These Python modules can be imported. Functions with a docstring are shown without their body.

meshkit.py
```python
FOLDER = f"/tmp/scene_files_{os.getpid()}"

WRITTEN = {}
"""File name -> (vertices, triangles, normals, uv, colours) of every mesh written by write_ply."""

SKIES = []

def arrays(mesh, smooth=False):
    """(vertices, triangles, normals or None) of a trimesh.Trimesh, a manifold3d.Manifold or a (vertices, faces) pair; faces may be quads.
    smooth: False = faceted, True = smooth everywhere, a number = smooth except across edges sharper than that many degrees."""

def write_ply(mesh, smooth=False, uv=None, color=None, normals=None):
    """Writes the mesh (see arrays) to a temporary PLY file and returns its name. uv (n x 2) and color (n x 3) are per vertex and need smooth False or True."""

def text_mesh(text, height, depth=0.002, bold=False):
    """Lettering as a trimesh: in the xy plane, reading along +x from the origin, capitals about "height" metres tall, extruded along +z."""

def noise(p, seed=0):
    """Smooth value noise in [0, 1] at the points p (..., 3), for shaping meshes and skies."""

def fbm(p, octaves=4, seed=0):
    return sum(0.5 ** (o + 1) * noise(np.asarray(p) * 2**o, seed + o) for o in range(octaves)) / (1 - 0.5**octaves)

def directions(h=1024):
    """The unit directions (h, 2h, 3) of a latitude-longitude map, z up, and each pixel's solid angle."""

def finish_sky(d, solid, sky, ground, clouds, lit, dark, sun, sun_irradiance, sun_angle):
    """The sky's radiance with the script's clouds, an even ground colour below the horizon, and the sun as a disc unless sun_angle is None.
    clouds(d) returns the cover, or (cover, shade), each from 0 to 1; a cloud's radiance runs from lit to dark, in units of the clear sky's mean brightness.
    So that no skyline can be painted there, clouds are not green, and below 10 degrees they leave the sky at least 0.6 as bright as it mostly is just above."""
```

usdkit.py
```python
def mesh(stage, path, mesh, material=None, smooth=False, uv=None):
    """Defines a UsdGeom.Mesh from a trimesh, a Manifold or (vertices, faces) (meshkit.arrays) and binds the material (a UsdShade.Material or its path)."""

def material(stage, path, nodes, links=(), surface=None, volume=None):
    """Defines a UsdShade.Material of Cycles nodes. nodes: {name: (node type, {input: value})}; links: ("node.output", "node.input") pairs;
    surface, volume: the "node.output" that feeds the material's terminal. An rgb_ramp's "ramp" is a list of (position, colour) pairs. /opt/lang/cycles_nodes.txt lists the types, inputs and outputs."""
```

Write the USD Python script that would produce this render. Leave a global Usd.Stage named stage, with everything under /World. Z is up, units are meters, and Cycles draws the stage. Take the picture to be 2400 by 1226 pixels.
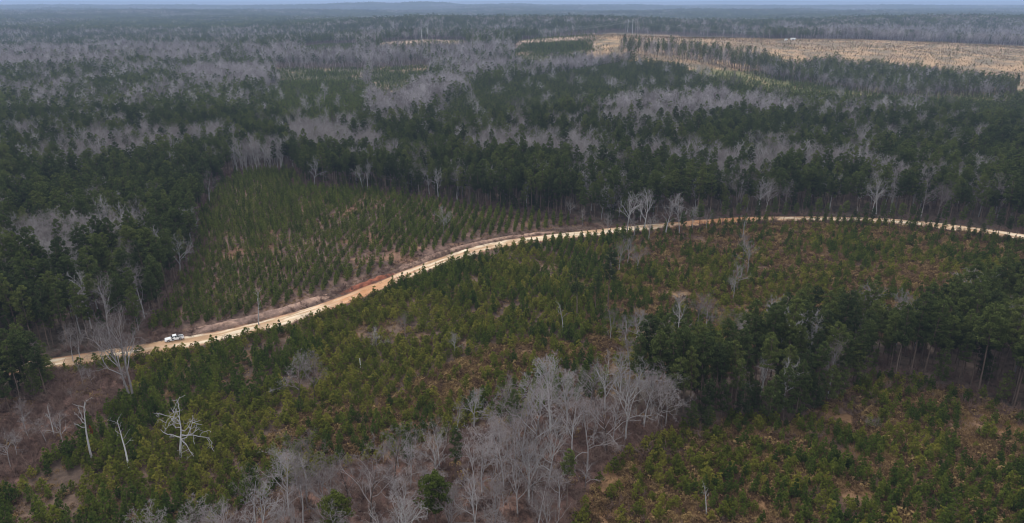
import math
import numpy as np
import shapely
from shapely.geometry import Polygon, LineString
from scipy.interpolate import PchipInterpolator, splprep, splev
import trimesh
import usdkit
import meshkit
from pxr import Usd, UsdGeom, UsdLux, UsdShade, Gf, Sdf, Vt

# ------------------------------------------------------------------ camera, sky, sun, exposure
stage = Usd.Stage.CreateInMemory()
UsdGeom.SetStageUpAxis(stage, UsdGeom.Tokens.z)
UsdGeom.SetStageMetersPerUnit(stage, 1.0)
UsdGeom.Xform.Define(stage, '/World')
UsdGeom.Scope.Define(stage, '/World/Looks')
H = 110.0                      # height of the drone above the clearing
F = 1652.0                     # focal length in units of the photograph's 2400 px width
PITCH = math.atan(613.0 / F)   # looks down so that the level line is the picture's top edge
cam = UsdGeom.Camera.Define(stage, '/World/camera')
cam.CreateHorizontalApertureAttr(36.0)
cam.CreateVerticalApertureAttr(36.0 * 1226 / 2400)
cam.CreateFocalLengthAttr(36.0 * F / 2400)
cam.CreateClippingRangeAttr(Gf.Vec2f(1.0, 90000.0))
cam.CreateExposureAttr(0.35)
cam.AddTranslateOp().Set(Gf.Vec3d(0, 0, H))
cam.AddRotateXOp().Set(90.0 - math.degrees(PITCH))

SUN_AZ, SUN_EL = math.radians(-35.0), math.radians(52.0)
CLOUD = 6.8
usdkit.material(stage, '/World/Looks/overcast_sky', {
    'tc': ('texture_coordinate', {}),
    'map': ('mapping', {'scale': (1.0, 1.0, 3.0)}),
    'sky': ('sky_texture', {'sky_type': 'single_scattering', 'sun_disc': False, 'sun_elevation': SUN_EL, 'sun_rotation': SUN_AZ, 'aerosol_density': 2.0}),
    'n': ('noise_texture', {'scale': 2.2, 'detail': 5.0, 'roughness': 0.55}),
    'r': ('rgb_ramp', {'ramp': [(0.25, (0.88 * CLOUD, 0.94 * CLOUD, 1.0 * CLOUD)), (0.75, (1.12 * CLOUD, 1.12 * CLOUD, 1.12 * CLOUD))]}),
    'mix': ('mix_color', {'fac': 0.92, 'use_clamp': False}),
    'sep': ('separate_xyz', {}), 'grad': ('map_range', {'from_min': 0.0, 'from_max': 1.0, 'to_min': 0.40, 'to_max': 1.56, 'clamp': True}),
    'scale': ('vector_math', {'math_type': 'scale'}), 'tint': ('rgb_ramp', {'ramp': [(0.0, (0.66, 0.86, 1.16)), (0.45, (0.98, 0.99, 1.01)), (1.0, (1.0, 1.0, 1.0))]}), 'tinted': ('vector_math', {'math_type': 'multiply'}),
    'bg': ('background_shader', {'strength': 0.1}),
}, [('tc.generated', 'map.vector'), ('map.vector', 'n.vector'), ('n.fac', 'r.fac'), ('sky.color', 'mix.a'), ('r.color', 'scale.vector1'), ('tc.generated', 'sep.vector'), ('sep.z', 'grad.value'), ('grad.result', 'scale.scale'), ('scale.vector', 'tinted.vector1'), ('sep.z', 'tint.fac'), ('tint.color', 'tinted.vector2'), ('tinted.vector', 'mix.b'), ('mix.result', 'bg.color')], surface='bg.background')
dome = UsdLux.DomeLight.Define(stage, '/World/sky')
UsdShade.MaterialBindingAPI.Apply(dome.GetPrim()).Bind(UsdShade.Material.Get(stage, '/World/Looks/overcast_sky'))
sun = UsdLux.DistantLight.Define(stage, '/World/sun')
sun.CreateNormalizeAttr(True)
sun.CreateIntensityAttr(0.4)
sun.CreateAngleAttr(14.0)
sun.CreateColorAttr(Gf.Vec3f(1.0, 0.96, 0.9))
# the light shines along -z: turn +z towards the sun
sun.AddRotateZOp().Set(-math.degrees(SUN_AZ))
sun.AddRotateXOp().Set(-(90.0 - math.degrees(SUN_EL)))
HAZE_DENSITY = 9.0e-5

rng = np.random.default_rng(11)
W = '/World/'
_names = {}


def free_name(name):
    k = _names.get(name, 0)
    _names[name] = k + 1
    return name if k == 0 else f'{name}_{k:03d}'


def tag(prim, label=None, category=None, group=None, kind=None):
    for k, v in (('label', label), ('category', category), ('group', group), ('kind', kind)):
        if v:
            prim.SetCustomDataByKey(k, v)
    return prim


def M(name):
    return UsdShade.Material.Get(stage, '/World/Looks/' + name)


def put(path, mesh, mat, smooth=False, color=None):
    m = usdkit.mesh(stage, path, mesh[:2] if isinstance(mesh, tuple) else mesh, M(mat), smooth=smooth)
    if isinstance(mesh, tuple) and len(mesh) == 3:
        m.CreateNormalsAttr(Vt.Vec3fArray.FromNumpy(mesh[2].astype(np.float32)))
        m.SetNormalsInterpolation('vertex')
    if color is not None:
        UsdGeom.PrimvarsAPI(m).CreatePrimvar('cover', Sdf.ValueTypeNames.Color3fArray, 'vertex').Set(Vt.Vec3fArray.FromNumpy(np.asarray(color, np.float32)))
    return m.GetPrim()


# ------------------------------------------------------------------ terrain
CP, SP = math.cos(PITCH), math.sin(PITCH)


def ray(px, py):
    u, v = (np.asarray(px, float) - 1200) / F, (613 - np.asarray(py, float)) / F
    return np.stack(np.broadcast_arrays(u, CP + v * SP, -SP + v * CP), -1)


def crest_points(rows, canopy):
    out = []
    for px, py, d in rows:
        r = ray(px, py)
        k = d / r[1]
        out.append((r[0] * k, d, H + r[2] * k - canopy))
    a = np.array(sorted(out))
    return PchipInterpolator(a[:, 0], a[:, 1]), PchipInterpolator(a[:, 0], a[:, 2]), a[0, 0], a[-1, 0]


RIDGES = [  # crest lines of the hills, near to far: (photo x, photo y, metres away)
    (crest_points([(-500, 118, 1950), (200, 112, 1950), (617, 107, 1800), (800, 100, 1750), (1000, 92, 1700), (1150, 95, 1650), (1300, 85, 1600), (1440, 76, 1520), (1600, 84, 1560), (1800, 90, 1640), (2000, 91, 1700), (2200, 98, 1720), (2400, 107, 1720), (2900, 120, 1720)], 0), 260, 170, 6),
    (crest_points([(-600, 62, 2800), (0, 62, 2800), (300, 63, 2800), (600, 58, 2800), (760, 50, 2700), (900, 40, 2700), (1000, 36, 2650), (1150, 37, 2650), (1300, 36, 2600), (1450, 40, 2500), (1700, 48, 2500), (1900, 46, 2600), (2100, 36, 2900), (2300, 33, 3000), (2450, 36, 3000), (3000, 40, 3000)], 18), 300, 260, 6),
    (crest_points([(-600, 44, 8200), (0, 44, 8200), (150, 38, 8400), (240, 29, 9000), (440, 25, 9000), (600, 30, 8800), (800, 33, 8400), (1000, 27, 8000), (1200, 19, 7600), (1330, 26, 7800), (1500, 33, 8200), (1800, 33, 8400), (2000, 26, 8800), (2100, 21, 9000), (2300, 22, 9000), (2500, 25, 9000), (3100, 28, 9000)], 20), 600, 500, 8),
    (crest_points([(-700, 16, 11500), (0, 15, 11500), (200, 12, 11500), (500, 11, 11500), (600, 13, 11500), (700, 12, 11500), (780, 11, 11500), (860, 6, 11500), (900, 5, 11500), (950, 6, 11500), (1000, 2, 11500), (1050, 4, 11500), (1100, 10, 11500), (1200, 8, 11500), (1300, 12, 11500), (1400, 9, 12000), (1550, 12, 12000), (1700, 9, 12000), (1850, 12, 12000), (2000, 9, 12000), (2200, 12, 12000), (2400, 10, 12000), (3200, 12, 12000)], 6), 1100, 800, 8),
    (crest_points([(-700, 6, 26000), (200, 3, 26000), (500, 4, 26000), (700, 6, 26000), (1000, 4, 26000), (1200, 2, 26000), (1500, 4, 26000), (1800, 1, 26000), (2100, 4, 26000), (2400, 3, 26000), (3100, 5, 26000)], 0), 2500, 2500, 7),
]


def terrain(x, y):
    x, y = np.asarray(x, float), np.asarray(y, float)
    d = np.hypot(x, y)
    near = 1.6 * np.sin(x / 61 + 0.7) * np.sin(y / 73 + 0.4) + 1.1 * np.sin(x / 29 + y / 37 + 1.3)
    far = np.clip((d - 550) / 1500, 0, 1)
    z = near * (1 - 0.5 * far) + far * (6 * np.sin(x / 260 + 1.1) * np.sin(y / 310 + 0.3) + 4 * np.sin(x / 140 - y / 190) + 2.2 * np.sin(x / 67 + y / 91))
    z = z + np.clip((d - 3000) / 5000, 0, 1) * (12 * np.sin(x / 900 + 2) * np.sin(y / 1100) + 9 * np.sin(x / 610 - y / 740 + 1))
    num, den = z.copy(), np.ones_like(z)
    for (yc, zc, a, b), front, back, k in RIDGES:
        xx = np.clip(x, a, b)
        dy = y - yc(xx)
        w = k * np.exp(-(dy / np.where(dy < 0, front, back)) ** 2)
        num += w * zc(xx)
        den += w
    return num / den


_T = np.geomspace(60, 30000, 1400)


def at(px, py, above=0.0):
    """The place on the land (or on a level ABOVE it) that lies under a point of the photograph."""
    px, py = np.atleast_1d(np.asarray(px, float)), np.atleast_1d(np.asarray(py, float))
    r = ray(px, np.maximum(py, 4.0))
    r = r / r[:, 1:2]
    X, Y, Z = r[:, :1] * _T, np.broadcast_to(_T, (len(px), len(_T))), H + r[:, 2:] * _T
    gap = Z - terrain(X, Y) - above
    hit = gap < 0
    i = np.where(hit.any(1), hit.argmax(1), len(_T) - 1)
    i = np.maximum(i, 1)
    n = np.arange(len(px))
    g0, g1 = gap[n, i - 1], gap[n, i]
    t = _T[i - 1] + (_T[i] - _T[i - 1]) * np.clip(g0 / np.maximum(g0 - g1, 1e-9), 0, 1)
    return np.stack([r[:, 0] * t, t], 1)


def project(x, y, z):
    dz = z - H
    depth = y * CP - dz * SP
    return 1200 + F * x / depth, 613 - F * (y * SP + dz * CP) / depth


def area(points, above=0.0):
    """A region of the land, outlined by what the photograph shows of it. A third number lifts a corner to treetop level."""
    p = np.array([(*q, above)[:3] for q in points], float)
    q = []
    for a, b in zip(p, np.roll(p, -1, 0)):
        n = max(1, int(np.hypot(*(b - a)[:2]) / 45))
        q += [a + (b - a) * k / n for k in range(n)]
    q = np.array(q)
    xy = np.vstack([at(c[0], c[1], c[2]) for c in q])
    g = Polygon(xy).buffer(0)
    shapely.prepare(g)
    return g


def cleared(points, tall=17.0):
    """Open land together with the strip in front of it where tall trees would hide it from above."""
    g = shapely.union_all([area(points, tall * k / 5) for k in range(6)]).buffer(0.5)
    shapely.prepare(g)
    return g


def inside(g, x, y):
    return shapely.contains_xy(g, x, y)


def union(*gs):
    g = shapely.union_all(gs)
    shapely.prepare(g)
    return g


# ------------------------------------------------------------------ land cover, outlined
ROAD_PX = [(-160, 885), (40, 866), (115, 853), (230, 837), (330, 821), (410, 805), (500, 787), (600, 767), (690, 744), (760, 722), (830, 696), (900, 670), (1000, 625), (1080, 596), (1183, 567), (1330, 552), (1440, 542), (1600, 529), (1740, 514), (1850, 511), (2000, 514), (2150, 525), (2300, 543), (2400, 556), (2600, 585)]
rp = at(*np.array(ROAD_PX, float).T)
tck, _ = splprep(rp.T, s=len(rp) * 1.0)
road_line = np.array(splev(np.linspace(0, 1, 420), tck)).T
ROAD = LineString(road_line)
road_zone = ROAD.buffer(4.6)
road_clear = ROAD.buffer(9.5)
shapely.prepare(road_zone)
shapely.prepare(road_clear)

upper_clearing = area([(345, 790), (400, 700), (430, 640), (465, 580), (470, 500), (500, 450), (540, 415), (600, 402), (690, 404), (705, 437), (840, 444), (1000, 466), (1160, 492), (1320, 512), (1430, 528), (1560, 522), (1440, 545), (1200, 562), (1000, 620), (860, 675), (760, 720), (600, 765), (440, 800)])
lower_clearing = area([(120, 870), (330, 815), (600, 763), (760, 721), (900, 669), (1000, 625), (1080, 595), (1200, 561), (1440, 541), (1600, 528), (1740, 518), (1850, 515), (2000, 520), (2150, 531), (2300, 550), (2560, 580), (2560, 585, 20), (2400, 600, 20), (2330, 618, 20), (2250, 648, 20), (2150, 676, 20), (2000, 664, 20), (1850, 688, 20), (1760, 735, 20), (1640, 752, 20), (1500, 765, 20), (1440, 790, 18), (1430, 930), (1440, 1060), (1600, 1000), (1750, 975), (1850, 1000), (1950, 940), (2050, 880), (2250, 915), (2400, 970), (2700, 1050), (2800, 1700), (-600, 1700), (-300, 1300), (0, 1130), (0, 960), (110, 930)])
creek_grove = area([(1225, 990), (1290, 950), (1420, 940), (1540, 975), (1610, 1000), (1450, 1068), (1385, 1140), (1330, 1250), (1290, 1450), (300, 1450), (430, 1260), (600, 1180), (800, 1095), (1000, 1060), (1090, 1015)])
reddish_strip = area([(110, 880), (235, 870), (330, 870), (300, 925), (240, 975), (160, 1040), (60, 1120), (-30, 1185), (-200, 1260), (-200, 960), (105, 930)])
right_scrub = area([(1430, 565), (1600, 535), (1850, 520), (2150, 535), (2560, 580), (2560, 585, 20), (2400, 600, 20), (2330, 618, 20), (2250, 648, 20), (2150, 676, 20), (2000, 664, 20), (1850, 688, 20), (1760, 735, 20), (1640, 752, 20), (1500, 765, 20), (1440, 790, 18), (1390, 860), (1360, 760), (1400, 650)])
front_scrub = area([(1300, 1500), (1335, 1226), (1390, 1140), (1450, 1070), (1600, 1000), (1750, 975), (1850, 1000), (1950, 940), (2050, 880), (2250, 915), (2400, 970), (2700, 1050), (2800, 1500)])
open_scrub = area([(560, 1090), (700, 960), (900, 930), (1060, 850), (1180, 800), (1290, 790), (1390, 830), (1250, 880), (1100, 940), (1000, 1040), (800, 1080)])
clear_cut = cleared([(1400, 82), (1440, 77), (1600, 85), (1800, 91), (2000, 92), (2200, 99), (2400, 108), (2700, 117), (2700, 195), (2400, 186), (2330, 205), (2100, 200), (1900, 183), (1760, 170), (1620, 160), (1600, 140), (1480, 128), (1400, 135), (1320, 122)])
green_field = cleared([(1620, 163), (1760, 166), (1900, 180), (2060, 196), (2180, 208), (2420, 214), (2420, 232), (2200, 224), (1900, 214), (1800, 205), (1700, 183)])
sand_top = union(cleared([(1195, 98), (1290, 88), (1395, 79), (1392, 90), (1300, 95), (1240, 101)], 26), cleared([(850, 103), (930, 97), (1000, 93), (1080, 95), (1110, 101), (960, 103)]))
young_far = union(cleared([(700, 113), (760, 105), (840, 104), (830, 114), (740, 117)]), cleared([(1225, 103), (1395, 96), (1330, 118), (1300, 128), (1290, 150), (1230, 146), (1200, 125)]), cleared([(870, 160), (1010, 152), (1005, 175), (960, 195), (945, 220), (900, 228), (862, 215)]), cleared([(640, 160), (860, 161), (850, 196), (665, 196), (650, 175)]))
mid_pines = cleared([(622, 212), (700, 198), (800, 200), (868, 212), (872, 240), (830, 288), (700, 297), (645, 285)], 10)
even_pines = area([(1000, 292), (1100, 218), (1250, 185), (1500, 140), (1610, 140), (1700, 180), (1900, 215), (2200, 230), (2450, 262), (2450, 305), (1900, 250), (1600, 232), (1400, 252), (1200, 285), (1100, 310)], 10)
even_pines = even_pines.difference(union(green_field, clear_cut)).buffer(0)
shapely.prepare(even_pines)
bare_woods = union(*[area(p, 11) for p in (
    [(40, 565), (120, 525), (200, 540), (330, 512), (345, 540), (230, 562), (200, 608), (60, 600)],
    [(550, 348), (600, 335), (660, 345), (680, 385), (640, 410), (560, 398)],
    [(640, 302), (720, 295), (800, 290), (870, 310), (920, 350), (915, 372), (830, 358), (740, 362), (690, 340)],
    [(860, 242), (960, 215), (1040, 190), (1090, 165), (1180, 150), (1220, 165), (1110, 195), (1060, 225), (1020, 260), (985, 297), (930, 312), (870, 292)],
    [(410, 167), (640, 165), (660, 202), (600, 205), (410, 192)],
    [(1410, 262), (1480, 240), (1540, 235), (1600, 245), (1700, 225), (1720, 235), (1680, 260), (1860, 258), (1865, 272), (1650, 292), (1500, 292), (1410, 306)],
    [(1180, 300), (1360, 285), (1360, 302), (1240, 314), (1180, 314)],
    [(1750, 372), (1850, 367), (1900, 372), (1960, 360), (2000, 335), (2040, 340), (2070, 380), (2075, 405), (1980, 405), (1840, 416), (1760, 400)],
    [(2110, 376), (2165, 374), (2165, 402), (2110, 402)], [(2190, 386), (2245, 386), (2245, 402), (2190, 402)], [(2275, 385), (2320, 385), (2320, 430), (2275, 420)],
    [(1670, 378), (1728, 380), (1722, 412), (1665, 405)],
    [(1215, 198), (1330, 193), (1330, 208), (1215, 208)], [(1390, 190), (1430, 180), (1510, 184), (1510, 193), (1400, 204)],
    [(1200, 185), (1250, 165), (1330, 150), (1450, 135), (1458, 148), (1330, 167)])])
mixed_woods = union(*[area(p, 11) for p in (
    [(-300, 120), (100, 115), (300, 110), (560, 115), (700, 115), (900, 120), (1100, 112), (1230, 112), (1260, 135), (1080, 152), (860, 157), (640, 157), (300, 152), (140, 165), (-300, 175)],
    [(1640, 72), (2000, 68), (2200, 68), (2420, 66), (2600, 70), (2600, 100), (2400, 98), (2200, 90), (2000, 82)],
    [(80, 375), (230, 330), (520, 300), (560, 330), (400, 360), (180, 400)],
    [(1050, 330), (1300, 330), (1700, 350), (1700, 375), (1300, 380), (1080, 370)])])
row_trees = area([(1455, 92), (1640, 104), (1700, 112), (1780, 122), (1850, 152), (1900, 146), (1965, 133), (1975, 150), (2050, 152), (2180, 163), (2300, 182), (2385, 190), (2385, 204), (2100, 206), (1960, 188), (1800, 164), (1700, 140), (1560, 122), (1455, 115)], 12)
near_open = union(upper_clearing, lower_clearing)
far_open = union(clear_cut, green_field, sand_top, young_far)
road_edge_bare = area([(1400, 500), (1560, 495), (1700, 500), (1700, 545), (1560, 560), (1400, 560)])

# ------------------------------------------------------------------ materials


def varied(name, stops, translucent=0.0, island=0.65, leaf=0.30, tree=0.0):
    """A colour that differs from tree to tree and from leaf to leaf."""
    nodes = {'o': ('object_info', {}), 'g': ('geometry', {}), 'r': ('rgb_ramp', {'ramp': stops}),
             'm': ('math', {'math_type': 'multiply_add', 'value2': 1 - island * 0.6, 'value3': 0.0}),
             'v': ('math', {'math_type': 'multiply_add', 'value2': island, 'value3': 1.0 - island / 2}),
             'sum': ('mix_float', {'fac': leaf}), 'w': ('math', {'math_type': 'multiply_add', 'value2': tree, 'value3': 1.0 - tree / 2}), 'vw': ('math', {'math_type': 'multiply'}),
             'c': ('hsv', {}), 'p': ('diffuse_bsdf', {'roughness': 0.5})}
    links = [('o.random', 'sum.a'), ('g.random_per_island', 'sum.b'), ('sum.result', 'r.fac'), ('g.random_per_island', 'v.value1'), ('r.color', 'c.color'), ('o.random', 'w.value1'), ('v.value', 'vw.value1'), ('w.value', 'vw.value2'), ('vw.value', 'c.value'), ('c.color', 'p.color')]
    nodes.pop('m')
    out = 'p.BSDF'
    if translucent:
        nodes['t'] = ('translucent_bsdf', {})
        nodes['mx'] = ('mix_closure', {'fac': translucent})
        links += [('c.color', 't.color'), ('p.BSDF', 'mx.closure1'), ('t.BSDF', 'mx.closure2')]
        out = 'mx.closure'
    usdkit.material(stage, '/World/Looks/' + name, nodes, links, surface=out)


varied('pine_needles', [(0.0, (0.100, 0.130, 0.056)), (0.3, (0.135, 0.172, 0.058)), (0.6, (0.170, 0.202, 0.062)), (0.85, (0.22, 0.228, 0.068)), (1.0, (0.28, 0.255, 0.080))], translucent=0.42, tree=0.3)
varied('young_needles', [(0.0, (0.105, 0.160, 0.036)), (0.45, (0.165, 0.215, 0.040)), (0.8, (0.235, 0.255, 0.044)), (1.0, (0.32, 0.30, 0.048))], translucent=0.45, tree=0.4)
varied('row_needles', [(0.0, (0.15, 0.20, 0.045)), (0.45, (0.20, 0.25, 0.050)), (0.8, (0.27, 0.285, 0.054)), (1.0, (0.34, 0.31, 0.06))], translucent=0.45, tree=0.4)
varied('scrub_needles', [(0.0, (0.195, 0.235, 0.040)), (0.4, (0.255, 0.268, 0.046)), (0.75, (0.33, 0.295, 0.058)), (1.0, (0.40, 0.29, 0.09))], translucent=0.45, tree=0.5)
varied('olive_needles', [(0.0, (0.12, 0.155, 0.032)), (1.0, (0.17, 0.19, 0.036))], translucent=0.4)
varied('red_needles', [(0.0, (0.30, 0.055, 0.025)), (1.0, (0.40, 0.10, 0.03))], translucent=0.2)
varied('grey_bark', [(0.0, (0.25, 0.21, 0.20)), (0.5, (0.38, 0.345, 0.335)), (1.0, (0.50, 0.475, 0.47))], island=0.5, leaf=0.2, tree=0.4)
varied('pale_bark', [(0.0, (0.41, 0.38, 0.37)), (1.0, (0.56, 0.535, 0.52))], island=0.5, leaf=0.2, tree=0.35)
varied('twig_bark', [(0.0, (0.27, 0.215, 0.205)), (0.5, (0.37, 0.32, 0.31)), (1.0, (0.49, 0.45, 0.445))], island=0.6, leaf=0.3, tree=0.4)
varied('pale_twig', [(0.0, (0.33, 0.285, 0.275)), (1.0, (0.50, 0.465, 0.455))], island=0.6, leaf=0.3, tree=0.35)
varied('dark_bark', [(0.0, (0.075, 0.055, 0.045)), (1.0, (0.13, 0.10, 0.085))], island=0.3)
varied('pine_bark', [(0.0, (0.13, 0.09, 0.07)), (1.0, (0.21, 0.16, 0.13))], island=0.3)
varied('far_bark', [(0.0, (0.27, 0.225, 0.225)), (0.5, (0.40, 0.36, 0.365)), (1.0, (0.55, 0.52, 0.52))], island=0.4, leaf=0.15, tree=0.6)
varied('dead_brush', [(0.0, (0.17, 0.105, 0.085)), (0.5, (0.25, 0.165, 0.135)), (1.0, (0.33, 0.245, 0.195))], island=0.5)
varied('dry_grass', [(0.0, (0.24, 0.145, 0.065)), (0.5, (0.34, 0.215, 0.095)), (1.0, (0.45, 0.30, 0.15))], island=0.5)
varied('weed_leaves', [(0.0, (0.17, 0.10, 0.065)), (0.35, (0.31, 0.20, 0.105)), (0.7, (0.44, 0.30, 0.13)), (1.0, (0.30, 0.27, 0.07))], island=0.6, translucent=0.3, tree=0.3)
varied('slash_wood', [(0.0, (0.25, 0.17, 0.14)), (0.5, (0.36, 0.26, 0.21)), (1.0, (0.48, 0.38, 0.32))], island=0.6)


def ground_look(name, lo, hi, scales, bump=0.25):
    usdkit.material(stage, '/World/Looks/' + name, {
        'a': ('attribute', {'attribute': 'cover'}), 'g': ('geometry', {}),
        'n1': ('noise_texture', {'scale': scales[0], 'detail': 4.0, 'roughness': 0.65}),
        'n2': ('noise_texture', {'scale': scales[1], 'detail': 6.0, 'roughness': 0.6}),
        'r1': ('map_range', {'from_min': 0.3, 'from_max': 0.7, 'to_min': lo, 'to_max': hi}),
        'r2': ('map_range', {'from_min': 0.3, 'from_max': 0.7, 'to_min': 0.82, 'to_max': 1.18}),
        'm': ('math', {'math_type': 'multiply'}), 'h': ('hsv', {}),
        'b': ('bump', {'strength': bump, 'distance': 0.4}),
        'p': ('principled_bsdf', {'roughness': 0.95, 'specular_ior_level': 0.15})},
        [('g.position', 'n1.vector'), ('g.position', 'n2.vector'), ('n1.fac', 'r1.value'), ('n2.fac', 'r2.value'), ('r1.result', 'm.value1'), ('r2.result', 'm.value2'),
         ('a.color', 'h.color'), ('m.value', 'h.value'), ('h.color', 'p.base_color'), ('n1.fac', 'b.height'), ('b.normal', 'p.normal')], surface='p.BSDF')


ground_look('earth_cover', 0.6, 1.4, (0.55, 0.05))
ground_look('road_dirt', 0.9, 1.1, (1.6, 0.12), 0.2)


def plain(name, color, rough=0.5, metallic=0.0, gloss=0.5):
    usdkit.material(stage, '/World/Looks/' + name, {
        'g': ('geometry', {}), 'n': ('noise_texture', {'scale': 6.0, 'detail': 3.0}),
        'r': ('map_range', {'from_min': 0.3, 'from_max': 0.7, 'to_min': 0.92, 'to_max': 1.06}), 'h': ('hsv', {'color': color}),
        'p': ('principled_bsdf', {'roughness': rough, 'metallic': metallic, 'specular_ior_level': gloss})},
        [('g.position', 'n.vector'), ('n.fac', 'r.value'), ('r.result', 'h.value'), ('h.color', 'p.base_color')], surface='p.BSDF')


plain('white_paint', (0.80, 0.80, 0.80), 0.25)
plain('dark_glass', (0.02, 0.024, 0.028), 0.08)
plain('black_rubber', (0.025, 0.024, 0.023), 0.8)
plain('black_trim', (0.02, 0.02, 0.022), 0.5)
plain('grey_metal', (0.45, 0.45, 0.46), 0.4, 0.6)
plain('lamp_glass', (0.75, 0.75, 0.72), 0.15)
plain('red_lens', (0.45, 0.03, 0.02), 0.25)
plain('pole_wood', (0.42, 0.38, 0.34), 0.8)
plain('pale_steel', (0.62, 0.62, 0.62), 0.5)
plain('cable', (0.5, 0.5, 0.5), 0.5)
plain('white_wall', (0.78, 0.77, 0.75), 0.7)
plain('tan_roof', (0.50, 0.36, 0.26), 0.7)
plain('pink_roof', (0.72, 0.55, 0.50), 0.6)
plain('grey_roof', (0.55, 0.55, 0.56), 0.6)

# ------------------------------------------------------------------ haze: one closed box of even air
usdkit.material(stage, '/World/Looks/haze_air', {'v': ('principled_volume', {'color': (0.46, 0.60, 0.87), 'density': HAZE_DENSITY, 'anisotropy': 0.0})}, [], volume='v.volume')

# ------------------------------------------------------------------ ground sheet


def graded(a, b, step, far, grow):
    right, x, s = [], b, step
    while x < far:
        s *= grow
        x += s
        right.append(x)
    left, x, s = [], a, step
    while x > -far:
        s *= grow
        x -= s
        left.append(x)
    return np.array(left[::-1] + list(np.arange(a, b + step / 2, step)) + right)


gx = graded(-330, 400, 2.5, 33000, 1.028)
gy = graded(60, 560, 2.5, 33000, 1.022)
gy = gy[gy > -1500]
GX, GY = np.meshgrid(gx, gy)
GZ = terrain(GX, GY)
nx, ny = len(gx), len(gy)
gv = np.stack([GX.ravel(), GY.ravel(), GZ.ravel()], 1)
i0 = (np.arange(ny - 1)[:, None] * nx + np.arange(nx - 1)).ravel()
gf = np.vstack([np.stack([i0, i0 + 1, i0 + nx + 1], 1), np.stack([i0, i0 + nx + 1, i0 + nx], 1)])


def ground_z(x, y):
    """Height of the ground sheet itself (its triangles)."""
    x, y = np.asarray(x, float), np.asarray(y, float)
    i = np.clip(np.searchsorted(gx, x) - 1, 0, nx - 2)
    j = np.clip(np.searchsorted(gy, y) - 1, 0, ny - 2)
    u, v = (x - gx[i]) / (gx[i + 1] - gx[i]), (y - gy[j]) / (gy[j + 1] - gy[j])
    a, b, c, d = GZ[j, i], GZ[j, i + 1], GZ[j + 1, i], GZ[j + 1, i + 1]
    return np.where(u > v, a + u * (b - a) + v * (d - b), a + v * (c - a) + u * (d - c))


def fbm(x, y, scale, octaves=3, seed=0):
    return meshkit.fbm(np.stack([np.asarray(x) / scale, np.asarray(y) / scale, np.zeros_like(x, float)], -1), octaves, seed)


def mixc(c, other, w):
    return c * (1 - w[..., None]) + np.asarray(other) * w[..., None]


x, y = gv[:, 0], gv[:, 1]
d = np.hypot(x, y)
n20, n60, n8 = fbm(x, y, 22, 3, 1), fbm(x, y, 70, 3, 2), fbm(x, y, 8, 3, 3)
sm = lambda v, lo, hi: np.clip((v - lo) / (hi - lo), 0, 1) ** 2 * (3 - 2 * np.clip((v - lo) / (hi - lo), 0, 1))
col = np.full((len(x), 3), (0.115, 0.082, 0.066))
col = mixc(col, (0.080, 0.066, 0.050), sm(n20, 0.4, 0.6) * 0.6)
farw = np.clip((d - 5500) / 3500, 0, 1)
canopy = mixc(np.full((len(x), 3), (0.030, 0.046, 0.028)), (0.13, 0.11, 0.10), sm(fbm(x, y, 420, 4, 5), 0.50, 0.60) * 0.8)
col = col * (1 - farw[:, None]) + canopy * farw[:, None]
m = inside(near_open, x, y)
base = mixc(np.full((len(x), 3), (0.125, 0.083, 0.060)), (0.085, 0.058, 0.045), sm(n20, 0.45, 0.6))
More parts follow.
